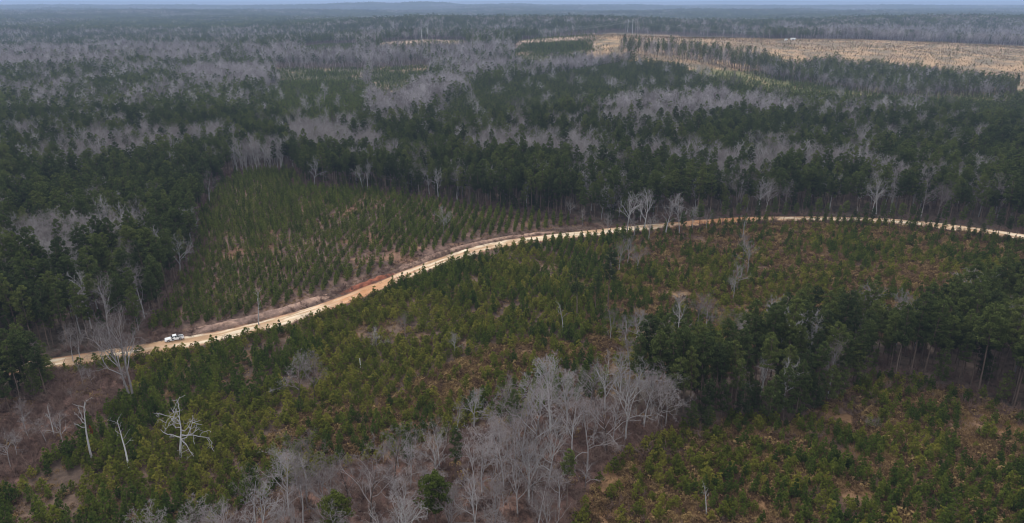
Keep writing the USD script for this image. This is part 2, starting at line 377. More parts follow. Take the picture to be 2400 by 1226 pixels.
base = mixc(base, (0.20, 0.125, 0.07), sm(n60 * 0.4 + n8 * 0.6, 0.52, 0.64) * 0.6)
col[m] = base[m]
m = inside(upper_clearing, x, y)
base = mixc(np.full((len(x), 3), (0.165, 0.103, 0.080)), (0.105, 0.070, 0.056), sm(n8, 0.45, 0.6))
base = mixc(base, (0.29, 0.155, 0.095), sm(n20 * 0.45 + n8 * 0.55, 0.58, 0.70) * 0.6)
col[m] = base[m]
for g, c, k in ((front_scrub, (0.26, 0.145, 0.07), 0.65), (right_scrub, (0.25, 0.16, 0.085), 0.6), (open_scrub, (0.22, 0.14, 0.075), 0.6)):
    m = inside(g, x, y)
    base = mixc(np.full((len(x), 3), (0.115, 0.073, 0.052)), c, sm(n20 * 0.5 + n8 * 0.5, 0.52, 0.64) * k)
    col[m] = base[m]
m = inside(reddish_strip, x, y) | inside(creek_grove, x, y)
col[m] = mixc(np.full((len(x), 3), (0.120, 0.070, 0.058)), (0.19, 0.11, 0.085), sm(n8, 0.45, 0.62))[m]
m = inside(clear_cut, x, y)
col[m] = mixc(mixc(np.full((len(x), 3), (0.40, 0.265, 0.155)), (0.29, 0.20, 0.125), sm(n60, 0.45, 0.6)), (0.15, 0.13, 0.09), sm(n20, 0.46, 0.6) * 0.75)[m]
m = inside(sand_top, x, y)
col[m] = mixc(np.full((len(x), 3), (0.40, 0.285, 0.215)), (0.22, 0.16, 0.125), sm(n20 * 0.5 + n60 * 0.5, 0.44, 0.58))[m]
m = inside(green_field, x, y)
col[m] = mixc(np.full((len(x), 3), (0.12, 0.12, 0.048)), (0.20, 0.165, 0.075), sm(n20, 0.5, 0.62))[m]
m = inside(young_far, x, y)
col[m] = mixc(np.full((len(x), 3), (0.095, 0.085, 0.050)), (0.21, 0.15, 0.095), sm(n20 * 0.6 + n60 * 0.4, 0.55, 0.66))[m]
tag(put(W + 'ground', (gv, gf), 'earth_cover', smooth=True, color=col), kind='structure')

# ------------------------------------------------------------------ dirt road with ruts, and its banks
tan_ = np.gradient(road_line, axis=0)
tan_ /= np.linalg.norm(tan_, axis=1, keepdims=True)
side = np.stack([-tan_[:, 1], tan_[:, 0]], 1)      # points to the uphill (far) side
arc = np.concatenate([[0], np.cumsum(np.linalg.norm(np.diff(road_line, axis=0), axis=1))])
offs = np.array([-6.4, -5.4, -4.6, -3.6, -2.7, -2.0, -1.2, -0.4, 0.4, 1.2, 2.0, 2.7, 3.6, 4.4, 5.2, 6.2])
prof = np.array([-0.30, 0.03, 0.10, 0.14, 0.17, 0.10, 0.10, 0.18, 0.18, 0.10, 0.10, 0.17, 0.14, 0.08, 0.03, -0.30])
edge = (np.abs(offs) > 4) * 1.0
A, O = np.meshgrid(arc, offs, indexing='ij')
wob = (fbm(A, O * 0 + np.sign(O) * 40, 9, 3, 7) - 0.5) * 2.2
wide = np.interp(project(*road_line.T, ground_z(*road_line.T))[0], [-100, 250, 410, 520, 700, 900, 1080, 1300, 1600, 2400], [0.72, 0.74, 1.0, 0.78, 0.68, 0.68, 0.76, 0.80, 0.78, 0.9])[:, None]
OO = O * wide + wob * np.clip((np.abs(O) - 3) / 3, 0, 1) * np.sign(O)
RX, RY = road_line[:, :1] + side[:, :1] * OO, road_line[:, 1:] + side[:, 1:] * OO
RZ = ground_z(RX, RY) + prof + 0.06 + (fbm(A, O, 1.4, 2, 9) - 0.5) * 0.06
rv = np.stack([RX.ravel(), RY.ravel(), RZ.ravel()], 1)
k = len(offs)
i0 = (np.arange(len(arc) - 1)[:, None] * k + np.arange(k - 1)).ravel()
rf = np.vstack([np.stack([i0, i0 + k, i0 + k + 1], 1), np.stack([i0, i0 + k + 1, i0 + 1], 1)])
px_r, _ = project(RX, RY, RZ)
streak = fbm(A / 14, O, 1.1, 3, 4)
rc = mixc(np.broadcast_to((0.57, 0.425, 0.275), RX.shape + (3,)), (0.70, 0.57, 0.42), sm(streak, 0.46, 0.6))
rc = mixc(rc, (0.42, 0.265, 0.155), sm(1 - streak, 0.5, 0.62))
rc = mixc(rc, (0.47, 0.30, 0.18), sm(fbm(A, O, 7, 3, 31), 0.55, 0.68) * 0.8)
rc = mixc(rc, (0.40, 0.21, 0.12), np.clip((np.abs(O) - 3.2) / 1.6, 0, 1) * sm(fbm(A, O, 5, 3, 33), 0.42, 0.58))
orange = np.exp(-((px_r - 850) / 95) ** 2) * 0.85 + np.exp(-((px_r - 1690) / 120) ** 2) * 1.0
rc = mixc(rc, (0.48, 0.235, 0.115), np.clip(orange * (0.6 + 0.8 * fbm(A, O, 4, 3, 6)), 0, 1))
rc = mixc(rc, (0.20, 0.12, 0.085), np.clip((np.abs(O) - 4.3) / 1.2, 0, 1) * sm(fbm(A, O, 3, 3, 12), 0.3, 0.55))
tag(put(W + 'dirt_road', (rv, rf), 'road_dirt', smooth=True, color=rc.reshape(-1, 3)), kind='structure')


def bank(name, px0, px1, o0, o1, height, colors, seed):
    """A strip of pushed-up soil along the far side of the road."""
    pxc, _ = project(road_line[:, 0], road_line[:, 1], ground_z(road_line[:, 0], road_line[:, 1]))
    idx = np.where((pxc > px0) & (pxc < px1))[0]
    s = np.linspace(arc[idx[0]], arc[idx[-1]], max(12, int((arc[idx[-1]] - arc[idx[0]]) / 0.9)))
    cx, cy = np.interp(s, arc, road_line[:, 0]), np.interp(s, arc, road_line[:, 1])
    sx, sy = np.interp(s, arc, side[:, 0]), np.interp(s, arc, side[:, 1])
    o = np.linspace(0, 1, 13)
    S, Oq = np.meshgrid(s, o, indexing='ij')
    end = np.minimum(1, np.minimum(S - s[0], s[-1] - S) / 8)
    lump = fbm(S, Oq * (o1 - o0), 2.2, 3, seed)
    off = o0 + (o1 - o0) * Oq + (fbm(S, Oq * 3, 6, 2, seed + 1) - 0.5) * 1.2
    X, Y = cx[:, None] + sx[:, None] * off, cy[:, None] + sy[:, None] * off
    up = height * np.sin(np.pi * np.clip(Oq, 0, 1)) ** 0.7 * (0.35 + 1.1 * lump) * end
    up[:, [0, -1]] = -0.25
    Z = ground_z(X, Y) + up
    v = np.stack([X.ravel(), Y.ravel(), Z.ravel()], 1)
    k = len(o)
    i0 = (np.arange(len(s) - 1)[:, None] * k + np.arange(k - 1)).ravel()
    f = np.vstack([np.stack([i0, i0 + k, i0 + k + 1], 1), np.stack([i0, i0 + k + 1, i0 + 1], 1)])
    c = mixc(np.broadcast_to(colors[0], X.shape + (3,)), colors[1], sm(fbm(S, Oq * 4, 1.8, 3, seed + 3), 0.4, 0.62))
    return tag(put(W + name, (v, f), 'earth_cover', smooth=True, color=c.reshape(-1, 3)), kind='structure')


bank('red_bank', 815, 948, 4.2, 7.6, 1.3, [(0.30, 0.105, 0.060), (0.20, 0.07, 0.045)], 20)
bank('soil_bank', 440, 800, 5.2, 10.5, 1.4, [(0.23, 0.15, 0.12), (0.34, 0.22, 0.165)], 30)
bank('soil_bank_far', 940, 1330, 4.6, 9.0, 0.9, [(0.24, 0.15, 0.115), (0.34, 0.22, 0.16)], 40)

# ------------------------------------------------------------------ tree shapes


class Tubes:
    def __init__(self):
        self.v, self.f, self.n = [], [], 0

    def add(self, p, r, sides=3):
        p, r = np.asarray(p, float), np.asarray(r, float)
        t = np.gradient(p, axis=0)
        t /= np.linalg.norm(t, axis=1, keepdims=True) + 1e-9
        a = np.cross(t, (0.31, 0.17, 0.93) if abs(t[0, 2]) < 0.9 else (1.0, 0.1, 0.05))
        a /= np.linalg.norm(a, axis=1, keepdims=True) + 1e-9
        b = np.cross(t, a)
        w = np.arange(sides) * 2 * np.pi / sides
        ring = p[:, None] + r[:, None, None] * (np.cos(w)[None, :, None] * a[:, None] + np.sin(w)[None, :, None] * b[:, None])
        m, k = len(p), np.arange(sides)
        kk = (k + 1) % sides
        for i in range(m - 1):
            o = self.n + i * sides
            self.f.append(np.stack([o + k, o + kk, o + sides + kk], 1))
            self.f.append(np.stack([o + k, o + sides + kk, o + sides + k], 1))
        self.v.append(ring.reshape(-1, 3))
        self.n += m * sides

    def mesh(self):
        return np.vstack(self.v), np.vstack(self.f)


def norm(v):
    return v / (np.linalg.norm(v) + 1e-9)


def limb(tubes, rs, p, d_, length, r0, r1, segs, wiggle, up, sides):
    pts, dirs, rad = [p], [d_], [r0]
    for i in range(segs):
        d_ = norm(d_ + rs.normal(0, wiggle, 3) + np.array((0, 0, up)))
        p = p + d_ * length / segs
        pts.append(p)
        dirs.append(d_)
        rad.append(r0 + (r1 - r0) * (i + 1) / segs)
    tubes.add(pts, rad, sides)
    return np.array(pts), np.array(dirs), np.array(rad)


def bare_tree(seed, height=18.0, levels=4, spread=0.75, clear=0.4, kids=(11, 7, 5, 3), thick=1.0, twig=0.021, wiggle=0.20, up=0.07, trunks=1, ratio=(0.5, 0.5, 0.5, 0.55), lean=0.06, sides=(7, 5, 3, 3, 3), stub=0.0):
    """(trunk mesh, limb mesh, twig mesh) of a leafless tree."""
    rs = np.random.default_rng(seed)
    wood, limbs, twigs = Tubes(), Tubes(), Tubes()

    def grow(pts, dirs, rad, length, level):
        if level >= levels:
            return
        n = kids[level - 1]
        n = max(1, int(n * rs.uniform(0.75, 1.25)))
        lo = clear if level == 1 else 0.25
        for j in range(n):
            f = lo + (1 - lo) * (j + rs.uniform(0.1, 1.0)) / n
            f = min(f, 0.99)
            s = f * (len(pts) - 1)
            i = min(int(s), len(pts) - 2)
            p = pts[i] + (pts[i + 1] - pts[i]) * (s - i)
            d0 = norm(dirs[i] + (dirs[i + 1] - dirs[i]) * (s - i))
            q = norm(np.cross(d0, rs.normal(0, 1, 3)))
            ang = rs.uniform(0.55, 1.05) * (spread * (1.0 + 0.22 * (level - 1)) if level > 1 else spread * (1.25 - 0.55 * (f - lo) / (1 - lo)))
            d1 = norm(d0 * math.cos(ang) + q * math.sin(ang))
            L = length * ratio[level - 1] * rs.uniform(0.7, 1.2) * (1.15 - 0.5 * (f - lo) / (1 - lo) if level == 1 else 1.1 - 0.45 * f)
            r0 = max(twig, min(np.interp(s, np.arange(len(rad)), rad) * 0.72, L * 0.018 * thick))
            if stub and rs.uniform() < stub:
                L *= 0.45
            a = limb(limbs if level <= 2 else twigs, rs, p, d1, L, r0, max(twig * 0.7, r0 * 0.3), 5 if level == 1 else 4 if level == 2 else 2, wiggle * (1.0 + 0.3 * level), up / level, sides[min(level, 4)])
            grow(*a, L, level + 1)

    for t in range(trunks):
        a = t * 2.4 + 0.4
        base = np.array((0.28 * math.cos(a), 0.28 * math.sin(a), -0.4)) if trunks > 1 else np.array((0, 0, -0.4))
        d0 = norm(np.array((lean * math.cos(a), lean * math.sin(a), 1.0)))
        h = height * 0.93 * (1 if t == 0 else 0.9)
        a = limb(wood, rs, base, d0, h, height * 0.0140 * thick, height * 0.0025 * thick, 8, 0.05, 0.03, sides[0])
        grow(*a, height, 1)
    return wood.mesh(), limbs.mesh(), twigs.mesh() if twigs.n else None


def tufts(rs, centres, radii, per, size, flat=0.75, lift=0.35):
    """Needle sprays: many small faces spread through round clumps."""
    c = np.repeat(centres, per, 0)
    r = np.repeat(radii, per)
    u = rs.normal(0, 1, c.shape)
    u /= np.linalg.norm(u, axis=1, keepdims=True)
    rr = r * rs.uniform(0.35, 1.0, len(c)) ** 0.6
    p = c + u * rr[:, None] * (1, 1, flat)
    n = u + rs.normal(0, 0.7, c.shape) + (0, 0, lift)
    n /= np.linalg.norm(n, axis=1, keepdims=True)
    a = np.cross(n, rs.normal(0, 1, c.shape))
    a /= np.linalg.norm(a, axis=1, keepdims=True)
    b = np.cross(n, a)
    s = size * rs.uniform(0.6, 1.3, len(c))[:, None]
    v = np.stack([p - a * s * 0.45 - b * s * 0.25, p + a * s * 0.45 - b * s * 0.3, p + b * s * 0.75], 1)
    soft = u * 0.9 + rs.normal(0, 0.45, c.shape) + (0, 0, 0.55)
    soft /= np.linalg.norm(soft, axis=1, keepdims=True)
    flip = (np.cross(v[:, 1] - v[:, 0], v[:, 2] - v[:, 0]) * soft).sum(1) < 0
    v[flip] = v[flip][:, ::-1]
    return v.reshape(-1, 3), np.arange(len(v) * 3).reshape(-1, 3), np.repeat(soft, 3, 0)


def pine(seed, height=23.0, width=3.0, base=0.52, clumps=36, per=44, size=0.40, round_=False):
    """(trunk mesh, crown mesh) of a tall pine: bare below, tufted limbs above."""
    rs = np.random.default_rng(seed)
    wood = Tubes()
    pts, dirs, rad = limb(wood, rs, np.array((0, 0, -0.4)), np.array((0, 0, 1.0)), height + 0.2, height * 0.0105, 0.03, 7, 0.025, 0.06, 6)
    cs, rr = [], []
    for j in range(clumps):
        f = (j + rs.uniform()) / clumps
        s = (base + (0.985 - base) * f) * 7
        i = min(int(s), 6)
        p = pts[i] + (pts[i + 1] - pts[i]) * (s - i)
        out = width * (math.sin(math.pi * (0.18 + 0.74 * f)) if round_ else np.sin(np.pi * (0.24 + 0.68 * f))) * rs.uniform(0.55, 1.12)
        az = j * 2.399 + rs.uniform(-0.5, 0.5)
        d_ = norm(np.array((math.cos(az), math.sin(az), rs.uniform(-0.15, 0.5))))
        b = limb(wood, rs, p, d_, out, 0.05 + 0.03 * (1 - f), 0.02, 2, 0.08, 0.10, 3)
        cs.append(b[0][-1])
        rr.append(rs.uniform(0.65, 1.05) * (1.15 - 0.35 * f) * width / 3.0)
        if out > 1.6:
            cs.append(b[0][1] + rs.normal(0, 0.3, 3))
            rr.append(rs.uniform(0.5, 0.8))
    cs.append(pts[-1])
    rr.append(0.5)
    return wood.mesh(), tufts(rs, np.array(cs), np.array(rr), per, size)


def far_pine(seed, height=22.0, width=3.0, base=0.5, clumps=12, per=13, size=1.05):
    rs = np.random.default_rng(seed)
    wood = Tubes()
    wood.add([(0, 0, -1), (0.1, 0.1, height * 0.5), (0, 0, height * 0.97)], [0.26, 0.2, 0.04], 4)
    f = (np.arange(clumps) + rs.uniform(0, 1, clumps)) / clumps
    az = np.arange(clumps) * 2.399 + rs.uniform(-0.5, 0.5, clumps)
    out = width * 0.72 * np.sin(np.pi * (0.22 + 0.70 * f)) * rs.uniform(0.45, 1.15, clumps)
    c = np.stack([np.cos(az) * out, np.sin(az) * out, height * (base + (0.97 - base) * f)], 1)
    return wood.mesh(), tufts(rs, c, width * 0.36 * rs.uniform(0.75, 1.2, clumps) * (1.15 - 0.4 * f), per, size)


def sapling(seed, height=4.2, width=1.25, whorls=6, per=16, size=0.34, bushy=0.0):
    rs = np.random.default_rng(seed)
    wood = Tubes()
    wood.add([(0, 0, -0.2), (rs.normal(0, .05), rs.normal(0, .05), height * 0.5), (0, 0, height * 0.98)], [0.06, 0.04, 0.015], 4)
    cs, rr = [], []
    for w in range(whorls):
        f = w / (whorls - 1)
        z = height * (0.12 + 0.80 * f)
        reach = width * (1.0 - 0.82 * f) * (0.75 + 0.25 * min(1, f * 4)) + bushy * rs.uniform(0, 0.5)
        n = 5 if f < 0.5 else 4 if f < 0.8 else 2
        for j in range(n):
            az = j * 2 * np.pi / n + w * 1.1 + rs.uniform(-0.4, 0.4)
            q = reach * rs.uniform(0.55, 1.1)
            cs.append((math.cos(az) * q * 0.8, math.sin(az) * q * 0.8, z + q * 0.25 + rs.normal(0, 0.12)))
            rr.append(max(0.16, reach * rs.uniform(0.36, 0.55)))
    cs.append((0, 0, height * 0.98))
    rr.append(0.16)
    return wood.mesh(), tufts(rs, np.array(cs), np.array(rr), per, size, flat=0.9, lift=0.5)


def shrub(seed, height=1.6, stems=14, twig=0.016):
    rs = np.random.default_rng(seed)
    t = Tubes()
    for _ in range(stems):
        az = rs.uniform(0, 2 * np.pi)
        d_ = norm(np.array((math.cos(az) * 0.7, math.sin(az) * 0.7, rs.uniform(0.5, 1.3))))
        a = limb(t, rs, np.array((rs.normal(0, .15), rs.normal(0, .15), -0.1)), d_, height * rs.uniform(0.6, 1.1), twig * 1.6, twig * 0.6, 3, 0.2, 0.05, 3)
        for j in range(5):
            i = rs.integers(1, 4)
            limb(t, rs, a[0][i], norm(a[1][i] + rs.normal(0, 0.6, 3)), height * rs.uniform(0.25, 0.5), twig, twig * 0.5, 2, 0.2, 0.05, 3)
    return t.mesh()


def grass(seed, n=46, r=0.9, h=0.65):
    rs = np.random.default_rng(seed)
    p = np.stack([rs.normal(0, r * 0.5, n), rs.normal(0, r * 0.5, n), np.zeros(n) - 0.03], 1)
    az = rs.uniform(0, 2 * np.pi, n)
    w = np.stack([np.cos(az), np.sin(az), 0 * az], 1) * 0.05
    tip = p + np.stack([rs.normal(0, 0.25, n), rs.normal(0, 0.25, n), h * rs.uniform(0.5, 1.2, n)], 1)
    v = np.stack([p - w, p + w, tip], 1).reshape(-1, 3)
    return v, np.arange(len(v)).reshape(-1, 3)


def weed(seed):
    rs = np.random.default_rng(seed)
    c = np.column_stack([rs.normal(0, 0.45, 9), rs.normal(0, 0.45, 9), rs.uniform(0.1, 0.65, 9)])
    return tufts(rs, c, np.full(9, 0.32), 8, 0.26, flat=0.8, lift=0.6)


def slash(seed):
    """A small tangle of cut branches."""
    rs = np.random.default_rng(seed)
    t = Tubes()
    for _ in range(30):
        p = np.array((rs.normal(0, 0.9), rs.normal(0, 0.9), rs.uniform(0.0, 0.6)))
        d_ = norm(np.array((rs.normal(), rs.normal(), rs.normal(0, 0.25))))
        limb(t, rs, p - d_ * 0.6, d_, rs.uniform(0.7, 2.4), rs.uniform(0.025, 0.07), 0.015, 2, 0.15, 0, 3)
    return t.mesh()


def model(name, parts):
    """A pattern that copies refer to; PARTS: {part name: (mesh, material, smooth)}."""
    path = W + name
    stage.CreateClassPrim(path)
    for part, (mesh, mat, smooth) in parts.items():
        p = put(f'{path}/{part}', mesh, mat, smooth)
        if part in ('twigs', 'crown', 'limbs'):
            tag(p, kind='stuff')
    return path


def tree_model(name, shapes, bark, leaf):
    if len(shapes) == 3:
        parts = {'trunk': (shapes[0], bark, True), 'limbs': (shapes[1], bark if 'dark' not in bark else leaf, True)}
        if shapes[2] is not None:
            parts['twigs'] = (shapes[2], leaf, False)
        return model(name, parts)
    return model(name, {'trunk': (shapes[0], bark, True), 'crown': (shapes[1], leaf, False)})


MODELS = {
    'pine': [(tree_model(f'tall_pine_model_{k}', pine(100 + k, 23.0, 2.5 + 0.35 * (k % 3), 0.44 + 0.05 * (k % 4)), 'pine_bark', 'pine_needles'), 23.0) for k in range(6)],
    'low_pine': [(tree_model(f'low_pine_model_{k}', pine(120 + k, 12.0, 2.4, 0.18, 34, 30, 0.38), 'pine_bark', 'pine_needles'), 12.0) for k in range(3)],
    'far_pine': [(tree_model(f'far_pine_model_{k}', far_pine(150 + k, 22.0, 3.3 + 0.35 * (k % 3), 0.45, 13, 14, 0.95), 'pine_bark', 'pine_needles'), 22.0) for k in range(5)],
    'even_pine': [(tree_model(f'even_pine_model_{k}', far_pine(170 + k, 15.0, 2.3, 0.35, 10, 12, 0.8), 'pine_bark', 'pine_needles'), 15.0) for k in range(3)],
    'mid_pine': [(tree_model(f'mid_pine_model_{k}', far_pine(180 + k, 8.0, 2.0, 0.15, 9, 12, 0.65), 'pine_bark', 'young_needles'), 8.0) for k in range(3)],
    'olive_pine': [(tree_model('olive_pine_model', pine(191, 15.0, 3.6, 0.45, 40, 40, 0.45, True), 'pine_bark', 'olive_needles'), 15.0)],
    'young': [(tree_model(f'young_pine_model_{k}', sapling(200 + k, 4.2, 1.15 + 0.15 * (k % 3), 6, 13, 0.36, 0.1), 'pine_bark', 'young_needles'), 4.2) for k in range(5)],
    'row_young': [(tree_model(f'row_pine_model_{k}', sapling(210 + k, 4.2, 0.9 + 0.1 * (k % 3), 6, 11, 0.32, 0.05), 'pine_bark', 'row_needles'), 4.2) for k in range(4)],
    'scrub': [(tree_model(f'scrub_pine_model_{k}', sapling(220 + k, 2.9, 1.2, 5, 13, 0.32, 0.5), 'pine_bark', 'scrub_needles'), 2.9) for k in range(4)],
    'young_far': [(tree_model(f'distant_young_pine_model_{k}', sapling(240 + k, 4.0, 1.3, 3, 5, 0.75), 'pine_bark', 'young_needles'), 4.0) for k in range(2)],
    'dry_far': [(tree_model(f'dry_regrowth_model_{k}', sapling(250 + k, 2.6, 1.3, 3, 5, 0.7, 0.4), 'pine_bark', 'weed_leaves'), 2.6) for k in range(2)],
    'red': [(tree_model('red_pine_model', sapling(230, 4.0, 1.0), 'pine_bark', 'red_needles'), 4.0)],
    'bare': [(tree_model(f'bare_tree_model_{k}', bare_tree(300 + k, 18.0, 5, 0.62 + 0.08 * (k % 3), 0.34 + 0.05 * (k % 3)), 'grey_bark', 'twig_bark'), 18.0) for k in range(5)],
    'dark_bare': [(tree_model(f'dark_bare_model_{k}', bare_tree(320 + k, 15.0, 5, 0.72, 0.38), 'dark_bark', 'twig_bark'), 15.0) for k in range(2)],
    'pale': [(tree_model(f'pale_tree_model_{k}', bare_tree(330 + k, 18.0, 5, 0.55, 0.3, thick=1.15, twig=0.03), 'pale_bark', 'pale_twig'), 18.0) for k in range(3)],
    'oak': [(tree_model('spreading_oak_model', bare_tree(347, 19.0, 5, 0.92, 0.34, (16, 7, 6, 4), 1.15, 0.024, 0.10, 0.10, ratio=(0.56, 0.5, 0.5, 0.5), lean=0.02), 'pale_bark', 'pale_twig'), 19.0)],
    'forked': [(tree_model('forked_tree_model', bare_tree(352, 24.0, 5, 0.6, 0.42, (9, 7, 6, 3), 1.1, 0.025, 0.16, 0.08, trunks=2, lean=0.11), 'grey_bark', 'twig_bark'), 24.0)],
    'snag': [(tree_model(f'dead_snag_model_{k}', bare_tree(360 + k, 14.0, 4, 0.75, 0.5, (8, 3, 2), 1.25, 0.035, 0.3, 0.08, ratio=(0.24, 0.45, 0.45), stub=0.3, lean=0.015), 'pale_bark', 'pale_twig'), 14.0) for k in range(3)],
    'gnarled': [(tree_model('gnarled_oak_model', bare_tree(374, 13.0, 4, 1.5, 0.42, (11, 4, 3), 1.7, 0.05, 0.34, 0.03, ratio=(0.66, 0.42, 0.4), stub=0.2, lean=0.10), 'pale_bark', 'pale_twig'), 13.0)],
    'limby': [(tree_model(f'limby_tree_model_{k}', bare_tree(390 + k, 17.0, 4, 0.72, 0.36, (12, 7, 4), 1.2, 0.035, 0.18, 0.09), 'pale_bark', 'pale_twig'), 17.0) for k in range(4)],
    'far_bare': [(tree_model(f'far_bare_model_{k}', bare_tree(380 + k, 17.0, 4, 0.62, 0.3, (11, 8, 6), 1.0, 0.040, sides=(4, 3, 3, 3, 3)), 'far_bark', 'far_bark'), 17.0) for k in range(4)],
    'brush': [(model(f'brush_model_{k}', {'stems': (shrub(400 + k, 1.6, 16, 0.028), 'dead_brush', False)}), 1.6) for k in range(3)],
    'weed': [(model(f'weed_model_{k}', {'leaves': (weed(440 + k), 'weed_leaves', False)}), 0.8) for k in range(3)],
    'grass': [(model(f'grass_model_{k}', {'blades': (grass(410 + k), 'dry_grass', False)}), 0.65) for k in range(3)],
    'slash': [(model(f'slash_model_{k}', {'sticks': (slash(420 + k), 'slash_wood', False)}), 1.0) for k in range(3)],
}


def patch(seed, bare):
    """A stretch of far forest canopy, 44 m across: (needle crowns, bare crowns)."""
    rs = np.random.default_rng(seed)
    g = np.stack(np.meshgrid(np.arange(6), np.arange(6)), -1).reshape(-1, 2) * 7.4 - 18.5 + rs.uniform(-2.8, 2.8, (36, 2))
    z = 15 + rs.normal(0, 2.6, 36)
    c = np.column_stack([g, z])
    grey = rs.uniform(0, 1, 36) < bare
    out = []
    for sel in (~grey, grey):
        out.append(tufts(rs, c[sel], np.full(sel.sum(), 3.6), 20, 2.4, flat=0.9) if sel.any() else None)
    t = Tubes()
    for p in c:
        t.add([(p[0], p[1], -3), (p[0], p[1], p[2])], [0.3, 0.2], 3)
    return t.mesh(), out


def patch_model(name, seed, bare):
    trunks, (green, grey) = patch(seed, bare)
    parts = {'trunks': (trunks, 'pine_bark', False)}
    if green is not None:
        parts['crowns'] = (green, 'pine_needles', False)
    if grey is not None:
        parts['bare_crowns'] = (grey, 'grey_bark', False)
    return model(name, parts), 18.0


MODELS['patch'] = [patch_model(f'forest_patch_model_{k}', 500 + k, b) for k, b in enumerate((0.03, 0.05, 0.12, 0.0))]
MODELS['grey_patch'] = [patch_model(f'grey_forest_patch_model_{k}', 510 + k, 0.55) for k in range(2)]

for kind in ('bare', 'dark_bare', 'pale', 'oak', 'forked', 'snag', 'gnarled', 'limby'):   # true heights of the grown trees
    for k, (path, _) in enumerate(MODELS[kind]):
        tops = [np.percentile(np.array(UsdGeom.Mesh(c).GetPointsAttr().Get())[:, 2], 96) for c in stage.GetPrimAtPath(path).GetAllChildren() if c.IsA(UsdGeom.Mesh)]
        MODELS[kind][k] = (path, float(max(tops)))

# ------------------------------------------------------------------ where everything stands
S = {}   # kind -> list of arrays (x, y, height)


def stand(kind, x, y, h):
    if len(x):
        S.setdefault(kind, []).append(np.stack([x, y, np.broadcast_to(h, x.shape)], 1))


def grid(y0, y1, step, jit=0.42, wedge=0.80, pad=60, rows=None):
    ys = np.arange(y0, y1, step)
    X = np.arange(-(wedge * y1 + pad), wedge * y1 + pad, step)
    gx_, gy_ = np.meshgrid(X, ys)
    x, y = gx_.ravel(), gy_.ravel()
    x = x + rng.uniform(-jit, jit, len(x)) * step
    y = y + rng.uniform(-jit, jit, len(y)) * step
    m = np.abs(x) < wedge * y + pad
    return x[m], y[m]


def rows_grid(g, angle, row_step, in_step, jit):
    x0, y0, x1, y1 = g.bounds
    cx, cy, R = (x0 + x1) / 2, (y0 + y1) / 2, math.hypot(x1 - x0, y1 - y0) / 2
    a, b = np.meshgrid(np.arange(-R, R, row_step), np.arange(-R, R, in_step))
    a, b = a.ravel() + rng.normal(0, jit * 0.25, a.size), b.ravel() + rng.uniform(-0.5, 0.5, b.size) * in_step * 0.8
    a = a + 1.5 * np.sin(b / 26.0)
    c, s = math.cos(angle), math.sin(angle)
    x, y = cx + c * a + s * b, cy - s * a + c * b
    m = inside(g, x, y)
    return x[m], y[m]


edge_band = near_open.buffer(28)
right_stand = area([(1400, 650), (2700, 560), (2700, 1100), (1400, 1050)])
for g in (edge_band, right_stand):
    shapely.prepare(g)


def tall(x, y, near):
    """Sorts forest places into pines and bare trees."""
    op = inside(near_open, x, y) | inside(far_open, x, y) | inside(road_clear, x, y)
    grove = inside(creek_grove, x, y) | inside(reddish_strip, x, y)
    row = inside(row_trees, x, y)
    keep = ~op & ~grove
    u = rng.uniform(0, 1, len(x))
    clump = fbm(x, y, 45, 3, 14)
    far_off = np.hypot(x, y)
    jx, jy = x + rng.normal(0, 0.007, len(x)) * far_off, y + rng.normal(0, 0.012, len(x)) * far_off
    bw, mw = inside(bare_woods, jx, jy), inside(mixed_woods, jx, jy)
    ev, mp = inside(even_pines, x, y), inside(mid_pines, x, y)
    p_bare = np.where(bw, 0.93, np.where(mw, np.where(clump > 0.47, 0.85, 0.35), np.where(clump > 0.57, 0.45, np.where(clump > 0.52, 0.16, 0.06))))
    p_bare = np.where(bw & (clump < 0.40), 0.6, p_bare)
    p_bare = np.where((inside(edge_band, x, y) | inside(right_stand, x, y)) & ~bw, p_bare * 0.35, p_bare)
    p_bare = np.where(ev | mp, 0.01, p_bare)
    bare = u < p_bare
    small = keep & (ev | mp) & ~bare
    h = rng.normal(20.5, 3.6, len(x)).clip(10, 29) * (0.92 + 0.16 * fbm(x, y, 80, 2, 15))
    bx, by = x[keep & bare], y[keep & bare]
    bh = rng.normal(18.5, 2.8, len(bx)).clip(10, 25)
    fine = rng.uniform(0, 1, len(bx)) < (0.5 if near else 1.0)
    stand('bare' if near else 'far_bare', bx[fine], by[fine], bh[fine])
    stand('limby', bx[~fine], by[~fine], bh[~fine])
    k = keep & ~bare & ~ev & ~mp
    stand('pine' if near else 'far_pine', x[k], y[k], h[k])
    k = keep & ~bare & ev
    stand('even_pine', x[k], y[k], rng.normal(15, 1.3, k.sum()))
    k = row & inside(far_open, x, y) & (u > 0.55)
    stand('far_pine', x[k], y[k], rng.normal(20, 3, k.sum()).clip(12, 26))
    k = row & inside(far_open, x, y) & (u < 0.30)
    stand('far_bare', x[k], y[k], rng.normal(14, 2, k.sum()))


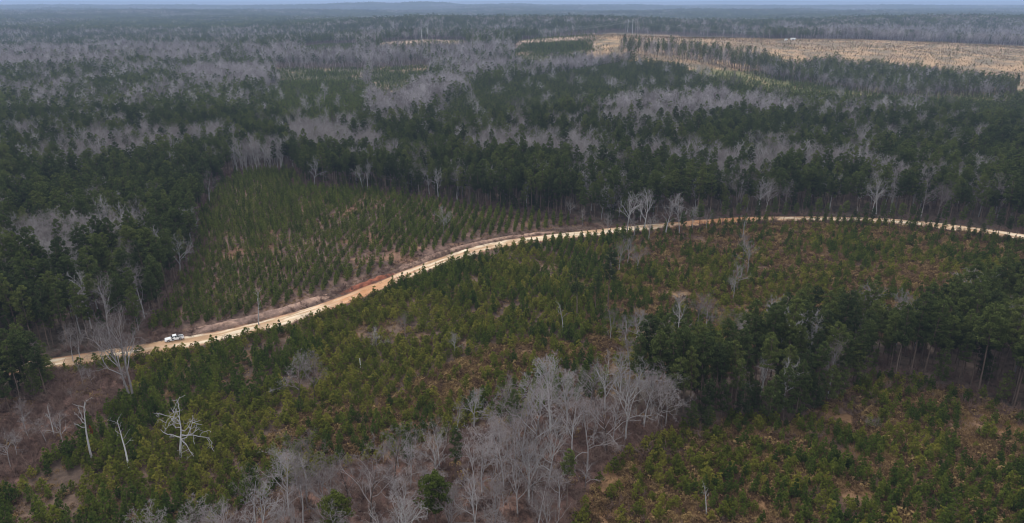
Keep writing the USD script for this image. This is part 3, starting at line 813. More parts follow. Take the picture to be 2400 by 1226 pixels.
x, y = grid(1300, 2000, 16.0)
k = inside(sand_top, x, y) & (rng.uniform(0, 1, len(x)) < 0.22)
stand('far_pine', x[k], y[k], rng.normal(12, 3, k.sum()).clip(6, 18))
tall(*grid(70, 640, 4.6), True)
tall(*grid(640, 1150, 4.9), False)
tall(*grid(1150, 2500, 7.2), False)
x, y = grid(620, 1000, 3.4)
k = inside(even_pines, x, y) | inside(mid_pines, x, y)
mp = inside(mid_pines, x, y)
stand('even_pine', x[k & ~mp], y[k & ~mp], rng.normal(15, 1.5, (k & ~mp).sum()))
stand('mid_pine', x[mp], y[mp], rng.normal(7.5, 1.0, mp.sum()))
x, y = grid(1000, 1500, 4.5)
k = inside(even_pines, x, y)
stand('even_pine', x[k], y[k], rng.normal(15, 1.5, k.sum()))
x, y = grid(2490, 5200, 40.0, 0.25, 0.80, 100)
x2, y2 = grid(5200, 10500, 56.0, 0.3, 0.80, 100)
x, y = np.concatenate([x, x2]), np.concatenate([y, y2])
grey = fbm(x, y, 420, 4, 5) > 0.55
stand('patch', x[~grey], y[~grey], rng.normal(18, 2.0, (~grey).sum()) * np.where(y[~grey] > 5200, 1.2, 1.0))
stand('grey_patch', x[grey], y[grey], rng.normal(16, 2.0, grey.sum()) * np.where(y[grey] > 5200, 1.2, 1.0))

# younger pines with low crowns along the forest edges
edge_zone = near_open.buffer(16).difference(near_open).difference(union(creek_grove, reddish_strip)).buffer(0)
shapely.prepare(edge_zone)
x, y = grid(80, 460, 5.5)
k = inside(edge_zone, x, y) & ~inside(road_clear, x, y) & (rng.uniform(0, 1, len(x)) < 0.42)
stand('low_pine', x[k], y[k], rng.normal(9.5, 2.5, k.sum()).clip(5, 15))

# planted young pines, in rows
away = lambda x, y, r: ~inside(ROAD.buffer(r), x, y)
x, y = rows_grid(upper_clearing, 0.04, 3.9, 1.75, 0.8)
k = away(x, y, 13) & (rng.uniform(0, 1, len(x)) < np.where(fbm(x, y, 20, 3, 1) * 0.5 + fbm(x, y, 8, 3, 3) * 0.5 > 0.62, 0.4, 0.95))
x, y = x[k], y[k]
stand('row_young', x, y, rng.normal(4.0, 0.9, len(x)).clip(1.5, 6.5) * (0.85 + 0.4 * fbm(x, y, 45, 2, 18)))
planted = lower_clearing.difference(union(creek_grove, front_scrub, right_scrub, open_scrub, reddish_strip)).buffer(0)
shapely.prepare(planted)
x, y = rows_grid(planted, 0.27, 3.3, 1.75, 0.9)
u = rng.uniform(0, 1, len(x))
yellow = fbm(x, y, 40, 3, 19) + np.clip((230 - np.hypot(x + 60, y - 100)) / 900, -0.08, 0.12)
k = away(x, y, 6.0) & (u < np.where(fbm(x, y, 16, 3, 61) > 0.62, 0.45, 0.95))
yellow = yellow + rng.normal(0, 0.03, len(x))
g = k & (yellow < 0.60)
stand('young', x[g], y[g], rng.normal(4.2, 1.0, g.sum()).clip(1.4, 6.6))
g = k & (yellow >= 0.60)
stand('scrub', x[g], y[g], rng.normal(3.2, 0.8, g.sum()).clip(1.3, 5.0))
for zone, step, dens in ((front_scrub, 2.0, 0.76), (right_scrub, 2.0, 0.64), (open_scrub, 2.0, 0.60)):
    x0, y0, x1, y1 = zone.bounds
    X, Y = np.meshgrid(np.arange(x0, x1, step), np.arange(max(y0, 60), y1, step))
    x, y = X.ravel() + rng.uniform(-0.5, 0.5, X.size) * step, Y.ravel() + rng.uniform(-0.5, 0.5, X.size) * step
    gap = fbm(x, y, 22, 3, 1) * 0.6 + fbm(x, y, 8, 3, 3) * 0.4
    if zone is right_scrub:
        gap = np.maximum(gap, (fbm(x, y, 34, 3, 71) - 0.5) * 1.2 + 0.52)
    k = inside(zone, x, y) & away(x, y, 9) & (rng.uniform(0, 1, len(x)) < dens * np.where(gap > 0.57, 0.35, 1.1)) & ~inside(creek_grove, x, y)
    x, y = x[k], y[k]
    g = fbm(x, y, 30, 3, 23) + rng.normal(0, 0.07, len(x)) > (0.50 if zone is front_scrub else 0.53)
    stand('young', x[g], y[g], rng.normal(3.6, 0.7, g.sum()).clip(1.5, 5.5))
    stand('scrub', x[~g], y[~g], rng.normal(2.7, 0.9, (~g).sum()).clip(0.9, 4.6))
for zone, step, dens in ((sand_top, 6.0, 0.5), (green_field, 4.0, 0.8), (young_far, 3.6, 0.9), (clear_cut, 4.4, 0.6)):
    x0, y0, x1, y1 = zone.bounds
    X, Y = np.meshgrid(np.arange(x0, x1, step), np.arange(y0, y1, step))
    x, y = X.ravel() + rng.uniform(-0.5, 0.5, X.size) * step, Y.ravel() + rng.uniform(-0.5, 0.5, X.size) * step
    k = inside(zone, x, y) & (np.abs(x) < 0.85 * y) & (rng.uniform(0, 1, len(x)) < dens * np.where(fbm(x, y, 60, 3, 2) > 0.52, 0.45, 1.15))
    if zone is clear_cut:
        dry = rng.uniform(0, 1, len(x)) < 0.93
        stand('dry_far', x[k & dry], y[k & dry], rng.normal(1.3, 0.4, (k & dry).sum()).clip(0.5, 3))
        k = k & ~dry
    stand('young_far', x[k], y[k], rng.normal(3.6 if zone is not clear_cut else 2.6, 0.7, k.sum()).clip(1.2, 6))

# leafless trees in the creek grove and along the reddish strip
for zone, step, dens, hh, hs_, kind in ((creek_grove, 9.0, 0.65, 13.5, 2.8, 'bare'), (creek_grove, 11.0, 0.5, 13.5, 2.5, 'dark_bare'), (creek_grove, 7.5, 0.45, 5.5, 1.6, 'bare'), (reddish_strip, 8.0, 0.5, 5.5, 1.8, 'bare')):
    x0, y0, x1, y1 = zone.bounds
    X, Y = np.meshgrid(np.arange(x0, x1, step), np.arange(max(y0, 60), y1, step))
    x, y = X.ravel() + rng.uniform(-0.45, 0.45, X.size) * step, Y.ravel() + rng.uniform(-0.45, 0.45, X.size) * step
    k = inside(zone, x, y) & away(x, y, 12) & (rng.uniform(0, 1, len(x)) < dens)
    stand(kind, x[k], y[k], rng.normal(hh, hs_, k.sum()).clip(3, 20))

# undergrowth
def scatter(kind, zone, step, dens, h, hs, noise_lo=None, seed=50):
    x0, y0, x1, y1 = zone.bounds
    X, Y = np.meshgrid(np.arange(x0, x1, step), np.arange(max(y0, 60), y1, step))
    x, y = X.ravel() + rng.uniform(-0.5, 0.5, X.size) * step, Y.ravel() + rng.uniform(-0.5, 0.5, X.size) * step
    k = inside(zone, x, y) & ~inside(road_zone, x, y) & (np.abs(x) < 0.85 * y + 40) & (rng.uniform(0, 1, len(x)) < dens)
    if noise_lo is not None:
        k &= fbm(x, y, 11, 3, seed) > noise_lo
    stand(kind, x[k], y[k], rng.normal(h, hs, k.sum()).clip(0.25, 6))


scatter('grass', union(front_scrub, right_scrub, open_scrub), 1.3, 0.8, 0.75, 0.2, 0.44)
scatter('grass', planted, 2.2, 0.6, 0.6, 0.15, 0.52)
scatter('grass', upper_clearing, 2.4, 0.6, 0.55, 0.15, 0.52)
scatter('weed', union(front_scrub, right_scrub, open_scrub), 1.2, 0.85, 0.95, 0.35, 0.34, 54)
scatter('weed', planted, 1.8, 0.5, 0.8, 0.3, 0.42, 55)
scatter('weed', upper_clearing, 2.0, 0.5, 0.6, 0.2, 0.48, 56)
scatter('weed', union(creek_grove, reddish_strip), 1.7, 0.7, 0.7, 0.3, 0.45, 57)
scatter('slash', union(creek_grove, reddish_strip), 6.0, 0.5, 0.9, 0.3)
scatter('brush', union(front_scrub, right_scrub, open_scrub), 3.0, 0.6, 1.3, 0.4, 0.5, 51)
scatter('brush', planted, 3.8, 0.5, 1.2, 0.4, 0.5, 52)
scatter('brush', upper_clearing, 3.4, 0.55, 1.0, 0.35, 0.47, 53)
scatter('brush', union(creek_grove, reddish_strip), 1.8, 0.85, 1.8, 0.8)
strip = near_open.buffer(14).difference(near_open.buffer(-8)).buffer(0)
shapely.prepare(strip)
scatter('brush', strip, 2.6, 0.6, 1.8, 0.7)
verge = ROAD.buffer(12).difference(ROAD.buffer(4.6)).buffer(0)
shapely.prepare(verge)
x0 = np.where(True, 1, 1)
uphill = Polygon(np.vstack([road_line, (road_line + side * 40)[::-1]])).buffer(0)
slash_zone = verge.intersection(uphill).intersection(at_zone := area([(360, 800), (440, 775), (600, 745), (760, 700), (1000, 600), (1200, 540), (1430, 528), (1430, 555), (1200, 570), (1000, 640), (760, 740), (600, 785), (360, 830)])).buffer(0)
shapely.prepare(slash_zone)
scatter('slash', slash_zone, 1.9, 0.85, 0.9, 0.25)
scatter('brush', verge, 2.2, 0.5, 1.1, 0.35)

# ------------------------------------------------------------------ trees one can point to
HERO = []   # (model kind, variant, x, y, height, name, label, category, group, yaw)


def foot_and_height(px, foot, top):
    (x_, y_), = at([px], [foot])
    r = ray(px, top)
    return x_, y_, H + r[2] * (y_ / r[1]) - float(ground_z(x_, y_))


SAID = {   # trees that have a look of their own, by where their foot shows
    (1465, 1035): 'wide spreading bare oak with thick pale limbs at the right edge of the creek grove',
    (1375, 1110): 'round-crowned bare grey tree standing just left of and below the spreading oak',
    (1290, 1010): 'narrow pale bare tree rising highest at the back left of the creek grove',
    (870, 1235): 'bare tree with a dark double-looking trunk at the bottom left of the creek grove',
    (615, 1300): 'pale bare tree with white limbs at the bottom edge, left of the creek grove',
    (700, 955): 'left one of two fine-twigged bare trees with black trunks in the front planting',
    (738, 938): 'right one of two fine-twigged bare trees with black trunks in the front planting',
    (310, 940): 'very tall bare tree with forked double trunk standing before the parked pickup',
    (215, 1072): 'leftmost of three dead pale snags at the lower left, with branching top',
    (304, 1102): 'thin dead pale snag between the gnarled oak and the leftmost snag',
    (422, 1072): 'gnarled dead oak with thick twisted white limbs at the lower left',
    (607, 763): 'dead pale snag standing on the far edge of the road right of the pickup',
    (1320, 785): 'dead grey snag at the right end of the planting rows',
    (1740, 558): 'pale dead snag at the near edge of the road, above the bare thicket',
    (1655, 1205): 'small pale dead snag standing in the scrub at the lower right',
    (128, 1022): 'short dead tree on the reddish strip left of the three snags',
    (850, 446): 'round pale bare tree at the pine edge above the upper planting',
    (1040, 552): 'lone bare grey tree among the young pines of the upper planting',
    (405, 598): 'large bare grey tree at the left edge of the upper planting',
    (2100, 810): 'white bare tree top showing above the pines of the right-hand stand',
    (2390, 735): 'white bare tree at the right edge of the picture behind the pines',
    (1490, 805): 'brightest white bare tree behind the creek grove, below the brown scrub',
    (797, 1290): 'round olive-green pine at the bottom edge, leftmost in the creek grove',
    (1022, 1255): 'round olive-green pine near the bottom edge, middle of the creek grove',
    (1070, 1135): 'dark green pine standing among the bare trees left of the grove centre',
    (1200, 1050): 'dark green pine at the upper left edge of the creek grove',
    (955, 1120): 'small green pine left of the dark pine in the creek grove',
    (1328, 1190): 'slender green pine in front of the round-crowned bare tree',
    (1352, 750): 'tallest of three pines standing together in the middle of the clearing',
    (1425, 722): 'right one of three pines standing together in the middle of the clearing',
    (1395, 735): 'shortest, middle one of three pines together in the clearing',
    (2241, 131): 'lone dark pine on the tan clearcut, left one of three near the right edge',
    (2312, 118): 'small lone pine near the far edge of the tan clearcut, middle of three',
    (2353, 134): 'lone dark pine on the tan clearcut nearest the right edge',
    (1851, 108): 'lone dark pine in front of the small sheds on the clearcut',
    (216, 1022): 'rust-red dead young pine right of the leftmost snag',
    (838, 802): 'rust-red dead young pine in the planting below the road',
}


def hero(kind, px, foot, top, label, name, category, variant=0, yaw=None, group=None):
    x_, y_, h_ = foot_and_height(px, foot, top)
    HERO.append((kind, variant % len(MODELS[kind]), x_, y_, h_, name, SAID.get((px, foot)), category, group, rng.uniform(0, 360) if yaw is None else yaw))


T, D, P_, Y_ = ('bare_tree', 'tree'), ('dead_tree', 'dead tree'), ('tall_pine', 'pine'), ('young_pine', 'young pine')
#HEROES
for kind, px, foot, top, var in [
        ('oak', 1465, 1035, 866, 0), ('bare', 1375, 1110, 932, 1), ('pale', 1290, 1010, 845, 0), ('pale', 1330, 990, 860, 1), ('bare', 1385, 960, 842, 2), ('pale', 1418, 965, 838, 2),
        ('bare', 1180, 1150, 995, 3), ('pale', 1240, 1180, 1005, 0), ('bare', 1130, 1180, 1005, 4), ('bare', 1205, 1120, 965, 0), ('pale', 1285, 1140, 985, 1), ('bare', 1225, 1060, 890, 2), ('bare', 1255, 1085, 900, 1),
        ('pale', 1020, 1135, 1018, 2), ('dark_bare', 870, 1235, 1055, 0), ('bare', 940, 1240, 1105, 1), ('bare', 720, 1190, 1078, 2), ('bare', 760, 1205, 1085, 0), ('bare', 600, 1235, 1105, 3),
        ('pale', 615, 1300, 1150, 1), ('bare', 520, 1295, 1180, 4), ('bare', 690, 1300, 1185, 1), ('bare', 780, 1310, 1180, 2), ('pale', 935, 1320, 1165, 0), ('bare', 1050, 1270, 1140, 3), ('bare', 1115, 1265, 1100, 0), ('bare', 1170, 1300, 1110, 1), ('bare', 1260, 1250, 1110, 2), ('bare', 1310, 1190, 1075, 4), ('bare', 1340, 1060, 930, 3),
        ('pale', 1110, 1000, 910, 1), ('bare', 1072, 1015, 950, 2), ('dark_bare', 1550, 1010, 890, 1), ('bare', 1510, 1000, 880, 3)]:
    hero(kind, px, foot, top, 'bare grey tree in the creek grove', *T, variant=var)
for kind, px, foot, top, var in [
        ('dark_bare', 700, 955, 838, 0), ('dark_bare', 738, 938, 828, 1), ('forked', 310, 940, 735, 0),
        ('snag', 215, 1072, 948, 0), ('snag', 304, 1102, 985, 1), ('gnarled', 422, 1072, 943, 0), ('snag', 128, 1022, 955, 2), ('bare', 150, 1045, 965, 1), ('bare', 25, 1095, 1010, 2), ('bare', 60, 1010, 940, 0),
        ('bare', 172, 848, 762, 0), ('bare', 190, 850, 772, 3), ('bare', 95, 890, 800, 4), ('bare', 325, 775, 700, 1), ('bare', 240, 812, 745, 2), ('snag', 607, 763, 683, 1),
        ('dark_bare', 885, 832, 768, 0), ('bare', 950, 795, 735, 4), ('bare', 1065, 832, 780, 1), ('snag', 1320, 785, 708, 0), ('bare', 1040, 552, 488, 2), ('bare', 1425, 548, 498, 0), ('bare', 1365, 530, 490, 1),
        ('bare', 1450, 640, 565, 0), ('bare', 1470, 620, 555, 1), ('bare', 1492, 640, 575, 2), ('bare', 1432, 660, 590, 0),
        ('snag', 1740, 558, 508, 2), ('bare', 1742, 605, 545, 0), ('bare', 1752, 640, 568, 3), ('bare', 1727, 680, 618, 1), ('bare', 1718, 705, 640, 4),
        ('pale', 1490, 805, 728, 0), ('bare', 1430, 795, 722, 1), ('pale', 1465, 805, 737, 2), ('pale', 1590, 780, 695, 1), ('bare', 1632, 780, 685, 3), ('bare', 1652, 795, 700, 0), ('bare', 1712, 820, 728, 2), ('bare', 1745, 830, 735, 4),
        ('pale', 1815, 800, 697, 0), ('pale', 1845, 805, 698, 2), ('pale', 2100, 810, 693, 1), ('pale', 2390, 735, 680, 0),
        ('limby', 1235, 492, 428, 0), ('limby', 1335, 508, 468, 3), ('limby', 1470, 545, 452, 1), ('limby', 1508, 548, 448, 2), ('limby', 1560, 550, 464, 0), ('limby', 1592, 548, 455, 2), ('limby', 1622, 540, 482, 1), ('limby', 1485, 560, 508, 3), ('limby', 1520, 562, 505, 1), ('bare', 1655, 540, 490, 4),
        ('limby', 850, 446, 388, 2), ('bare', 405, 598, 518, 0), ('bare', 492, 478, 402, 3), ('bare', 455, 548, 488, 1), ('snag', 1655, 1205, 1135, 1), ('dark_bare', 2028, 1010, 975, 0), ('dark_bare', 2050, 1012, 978, 1)]:
    nm = D if kind in ('snag', 'gnarled') else T
    hero(kind, px, foot, top, 'bare grey tree', *nm, variant=var)
for kind, px, foot, top, var in [
        ('olive_pine', 797, 1290, 1158, 0), ('olive_pine', 1022, 1255, 1113, 0), ('pine', 1070, 1135, 1003, 0), ('pine', 1200, 1050, 915, 1), ('pine', 955, 1120, 1025, 2), ('pine', 1328, 1190, 1050, 3),
        ('pine', 1352, 750, 600, 4), ('pine', 1425, 722, 583, 5), ('pine', 1395, 735, 630, 0), ('pine', 1640, 545, 478, 2), ('pine', 1600, 560, 495, 1)]:
    hero(kind, px, foot, top, 'tall pine', *P_, variant=var)
for px, foot, top, var in [(15, 930, 790, 0), (48, 940, 800, 1), (82, 930, 775, 2), (112, 938, 812, 3), (35, 905, 770, 4), (70, 900, 760, 5), (-25, 945, 800, 0), (100, 900, 770, 2), (5, 965, 830, 1), (-60, 960, 820, 3), (30, 985, 860, 4)]:
    hero('pine', px, foot, top, 'tall pine', *P_, variant=var)
for px, foot, top, var in [(8, 905, 815, 0), (28, 912, 825, 1), (52, 900, 815, 2), (75, 905, 822, 0), (98, 915, 830, 1), (118, 905, 835, 2), (-12, 910, 820, 1), (40, 925, 850, 2), (88, 935, 850, 0), (108, 880, 800, 2), (-35, 900, 810, 0)]:
    hero('low_pine', px, foot, top, 'low pine', *P_, variant=var)
for px, foot, top, var in [(1650, 985, 885, 0), (1690, 978, 890, 1), (1735, 985, 900, 2), (1770, 975, 895, 0), (1800, 990, 880, 1), (1835, 985, 860, 2), (1870, 975, 870, 0), (1905, 965, 875, 1), (1940, 950, 855, 2), (1965, 935, 850, 0), (1620, 1010, 940, 1), (1655, 1010, 950, 2)]:
    hero('low_pine', px, foot, top, 'low pine', *P_, variant=var)
for i, px in enumerate(np.arange(1560, 2470, 21)):   # thin pines along the near side of the road
    px = px + rng.uniform(-8, 8)
    ry = np.interp(px, *np.array(ROAD_PX, float).T)
    hero('pine', px, ry + rng.uniform(12, 20), ry - rng.uniform(18, 62), 'slim pine on the near side of the road', *P_, variant=i)
for px, foot, top in [(2241, 131, 106), (2312, 118, 105), (2353, 134, 115), (1851, 108, 95)]:
    hero('far_pine', px, foot, top, 'lone pine', *P_)
for px, foot, top in [(216, 1022, 998), (838, 802, 782)]:
    hero('red', px, foot, top, 'small dead pine with rust-red needles', *Y_)

# ------------------------------------------------------------------ from lists to prims
hero_xy = np.array([(q[2], q[3]) for q in HERO])
def clear_round(px, py, r):
    c = at([px], [py])[0]
    for k_ in list(S):
        S[k_] = [a[np.hypot(a[:, 0] - c[0], a[:, 1] - c[1]) > r] for a in S[k_]]


for q_ in ((1664, 29, 110), (444, 26, 60), (156, 37, 60), (20, 118, 24)):
    clear_round(*q_)


def place(kind_model, x_, y_, h_, yaw, name, label, category, group=None):
    path, full = kind_model
    p = UsdGeom.Xform.Define(stage, W + free_name(name))
    p.AddTranslateOp().Set(Gf.Vec3d(float(x_), float(y_), float(ground_z(x_, y_))))
    p.AddRotateZOp().Set(float(yaw))
    s = float(h_ / full)
    p.AddScaleOp().Set(Gf.Vec3f(s, s, s))
    p.GetPrim().GetReferences().AddInternalReference(path)
    p.GetPrim().SetInstanceable(True)
    return tag(p.GetPrim(), label, category, group)




def mass(name, kinds, label, category=None):
    """The rest of a kind: one object of many copies."""
    pi = UsdGeom.PointInstancer.Define(stage, W + name)
    targets, pos, ori, sc, idx = [], [], [], [], []
    for kind in kinds:
        if kind not in S or not len(S[kind]):
            continue
        a = np.vstack(S[kind]) if isinstance(S[kind], list) else S[kind]
        models = MODELS[kind]
        first = len(targets)
        for path, _ in models:
            t = f'{W}{name}/{path.rsplit("/", 1)[1].replace("_model", "")}'
            UsdGeom.Xform.Define(stage, t).GetPrim().GetReferences().AddInternalReference(path)
            targets.append(t)
        n = len(a)
        which = rng.integers(0, len(models), n)
        full = np.array([m[1] for m in models])[which]
        s = a[:, 2] / full
        yaw = rng.uniform(0, np.pi * 2, n)
        pos.append(np.column_stack([a[:, :2], ground_z(a[:, 0], a[:, 1])]))
        ori.append(np.column_stack([0 * yaw, 0 * yaw, np.sin(yaw / 2), np.cos(yaw / 2)]))
        wide = s * rng.uniform(0.88, 1.16, n)
        sc.append(np.column_stack([wide, wide, s]))
        idx.append(first + which)
    pos, ori, sc, idx = np.vstack(pos), np.vstack(ori), np.vstack(sc), np.concatenate(idx)
    pi.CreatePrototypesRel().SetTargets(targets)
    pi.CreatePositionsAttr(Vt.Vec3fArray.FromNumpy(pos.astype(np.float32)))
    pi.CreateOrientationsAttr(Vt.QuathArray.FromNumpy(ori.astype(np.float16)))
    pi.CreateScalesAttr(Vt.Vec3fArray.FromNumpy(sc.astype(np.float32)))
    pi.CreateProtoIndicesAttr(Vt.IntArray.FromNumpy(idx.astype(np.int32)))
    tag(pi.GetPrim(), label, category, kind='stuff')
    print(name, len(pos))


for k in list(S):
    S[k] = np.vstack(S[k])
    if k in ('pine', 'bare', 'limby', 'dark_bare', 'young', 'row_young', 'scrub') and len(S[k]):   # leave room round the trees placed singly
        from scipy.spatial import cKDTree
        dist, _ = cKDTree(hero_xy).query(S[k][:, :2])
        S[k] = S[k][dist > (2.4 if k in ('pine', 'bare', 'limby', 'dark_bare') else 0.9)]

# ------------------------------------------------------------------ white pickup standing on the road


def box(sx, sy, sz, at_):
    b = trimesh.creation.box((sx, sy, sz))
    b.apply_translation(at_)
    return b


def side_shape(points, width, y=0.0):
    """A side outline (forward x, height z) given a width."""
    g = points if hasattr(points, 'geom_type') else Polygon(points)
    m = trimesh.util.concatenate([trimesh.creation.extrude_polygon(q_, width, engine='earcut') for q_ in getattr(g, 'geoms', [g]) if q_.area > 1e-4])
    m.apply_transform([[1, 0, 0, 0], [0, 0, -1, width / 2 + y], [0, 1, 0, 0], [0, 0, 0, 1]])
    return m


def quad(points, out):
    """A thin pane over four corners, OUT metres thick."""
    p = np.array(points, float)
    n = np.cross(p[1] - p[0], p[2] - p[0])
    n /= np.linalg.norm(n)
    return trimesh.convex.convex_hull(np.vstack([p + n * out, p - n * 0.02]))


def xform(path, loc=None, rz=0.0):
    p = UsdGeom.Xform.Define(stage, path)
    if loc is not None:
        p.AddTranslateOp().Set(Gf.Vec3d(*map(float, loc)))
    if rz:
        p.AddRotateZOp().Set(float(rz))
    return p


def pickup():
    (tx, ty), = at([409], [798])
    i = int(np.argmin(np.hypot(road_line[:, 0] - tx, road_line[:, 1] - ty)))
    heading = math.degrees(math.atan2(-tan_[i, 1], -tan_[i, 0]))
    o = np.dot((tx - road_line[i, 0], ty - road_line[i, 1]), side[i])
    R = W + free_name('pickup_truck')
    t = xform(R, (tx, ty, float(ground_z(tx, ty)) + 0.14), heading)
    tag(t.GetPrim(), 'white crew-cab pickup truck parked on the dirt road with its driver door open', 'pickup truck')
    wx, wr = (1.85, -1.80), 0.40
    lower = Polygon([(-2.92, 0.52), (-2.95, 1.12), (-2.90, 1.18), (0.95, 1.18), (1.35, 1.16), (2.55, 1.08), (2.80, 1.0), (2.90, 0.80), (2.90, 0.50), (2.6, 0.42), (-2.6, 0.42)])
    for w in wx:
        lower = lower.difference(shapely.Point(w, wr + 0.02).buffer(0.49, 12))
    bed = Polygon([(-2.82, 0.75), (-2.82, 1.3), (-1.0, 1.3), (-1.0, 0.75)])
    body = [side_shape(lower.intersection(shapely.box(-0.98, 0, 3, 2)), 1.96), side_shape(lower.intersection(shapely.box(-3, 0, -0.98, 2)).difference(bed), 1.56)]
    for s in (-1, 1):
        body.append(side_shape(lower.intersection(shapely.box(-3, 0, -0.98, 2)), 0.20, s * 0.88))
    put(R + '/body', trimesh.util.concatenate(body), 'white_paint')
    a, b = [(1.02, 1.17), (0.42, 1.86), (-0.80, 1.88), (-1.00, 1.17)], 0.10
    lo, hi = 0.96, 0.78
    cab = trimesh.convex.convex_hull(np.array([(x_, s * (lo if z_ < 1.5 else hi), z_) for x_, z_ in a for s in (-1, 1)] + [(0.2, s * 0.72, 1.94) for s in (-1, 1)] + [(-0.65, s * 0.72, 1.94) for s in (-1, 1)]))
    put(R + '/cab', cab, 'white_paint')
    ys = lambda z_: lo + (hi - lo) * (z_ - 1.17) / 0.70
    put(R + '/windshield', quad([(0.95, -0.84, 1.26), (0.95, 0.84, 1.26), (0.48, 0.72, 1.80), (0.48, -0.72, 1.80)], 0.02), 'dark_glass')
    put(R + '/rear_window', quad([(-0.97, 0.80, 1.30), (-0.97, -0.80, 1.30), (-0.83, -0.70, 1.78), (-0.83, 0.70, 1.78)], 0.02), 'dark_glass')
    for s in (-1, 1):
        for x0_, x1_, top0, top1 in ((-0.90, -0.22, -0.78, -0.22), (-0.14, 0.84, -0.14, 0.40)):
            if s == 1 and x0_ == -0.14:
                continue
            p = [(x0_, s * ys(1.24), 1.24), (x1_, s * ys(1.24), 1.24), (top1, s * ys(1.80), 1.80), (top0, s * ys(1.80), 1.80)]
            put(f"{R}/{_part(R, 'side_window')}", quad(p if s == -1 else p[::-1], 0.015), 'dark_glass')
        put(f"{R}/{_part(R, 'mirror')}", box(0.12, 0.22, 0.20, (0.80, s * 1.10, 1.28)), 'black_trim')
        put(f"{R}/{_part(R, 'headlight')}", box(0.10, 0.42, 0.20, (2.84, s * 0.72, 0.90)), 'lamp_glass')
        put(f"{R}/{_part(R, 'tail_light')}", box(0.08, 0.16, 0.36, (-2.93, s * 0.88, 0.98)), 'red_lens')
        put(f"{R}/{_part(R, 'body_stripe')}", box(1.6, 0.012, 0.09, (-1.9, s * 0.986, 1.02)), 'black_trim')
    # the open driver door: dark opening in the side and the door swung out
    put(R + '/door_opening', quad([(0.84, ys(1.2) + 0.02, 0.55), (-0.14, ys(1.2) + 0.02, 0.55), (-0.14, hi + 0.03, 1.80), (0.40, hi + 0.03, 1.80), (0.84, ys(1.2) + 0.02, 1.22)], 0.012), 'black_trim')
    d_ = xform(R + '/driver_door', (0.84, 0.985, 0.0), 62)
    put(R + '/driver_door/door_panel', box(0.98, 0.07, 0.66, (-0.49, 0, 0.86)), 'white_paint')
    put(R + '/driver_door/door_window', box(0.80, 0.03, 0.50, (-0.55, 0, 1.46)), 'dark_glass')
    put(R + '/driver_door/door_trim', box(0.90, 0.03, 0.56, (-0.49, -0.06, 0.86)), 'black_trim')
    put(R + '/grille', box(0.06, 1.0, 0.24, (2.89, 0, 0.86)), 'black_trim')
    put(R + '/front_bumper', box(0.16, 1.94, 0.24, (2.94, 0, 0.55)), 'grey_metal')
    put(R + '/rear_bumper', box(0.16, 1.90, 0.20, (-3.0, 0, 0.55)), 'grey_metal')
    put(R + '/tailgate', box(0.08, 1.56, 0.52, (-2.88, 0, 0.92)), 'white_paint')
    put(R + '/bed_liner', box(1.82, 1.54, 0.04, (-1.91, 0, 0.78)), 'black_trim')
    put(R + '/tool_box', box(0.45, 1.62, 0.42, (-1.27, 0, 1.10)), 'black_trim')
    rack = [box(0.06, 0.06, 0.55, (x_, y_, 1.42)) for x_ in (-1.15, -2.1) for y_ in (-0.86, 0.86)] + [box(1.0, 0.06, 0.06, (-1.62, y_, 1.70)) for y_ in (-0.86, 0.86)] + [box(0.06, 1.78, 0.06, (x_, 0, 1.70)) for x_ in (-1.15, -2.1)]
    put(R + '/bed_rack', trimesh.util.concatenate(rack), 'black_trim')
    for w in wx:
        for s in (-1, 1):
            q_ = f"{R}/{_part(R, 'wheel')}"
            xform(q_)
            ty_ = trimesh.creation.cylinder(radius=wr, height=0.27, sections=24)
            rm = trimesh.creation.cylinder(radius=0.24, height=0.29, sections=16)
            for m_ in (ty_, rm):
                m_.apply_transform(trimesh.transformations.rotation_matrix(math.pi / 2, (1, 0, 0)))
                m_.apply_translation((w, s * 0.84, wr))
            put(q_ + '/tyre', ty_, 'black_rubber', 40)
            put(q_ + '/rim', rm, 'grey_metal', 40)


_parts = {}


def _part(root, name):
    k_ = _parts.get((root, name), 0)
    _parts[(root, name)] = k_ + 1
    return name if k_ == 0 else f'{name}_{k_:03d}'


pickup()

# ------------------------------------------------------------------ transmission line over the far ridge
TOPS = {}


def rod(a, b, r0, r1=None, sides=8):
    t = Tubes()
    t.add([a, b], [r0, r0 if r1 is None else r1], sides)
    v, f = t.mesh()
    caps = [[i, (i + 1) % sides, sides] for i in range(sides)]
    v = np.vstack([v[:sides], v[sides:], [a], [b]])
    f = list(f) + [[(i + 1) % sides, i, 2 * sides] for i in range(sides)] + [[sides + i, sides + (i + 1) % sides, 2 * sides + 1] for i in range(sides)]
    return trimesh.Trimesh(v, np.array(f), process=False)


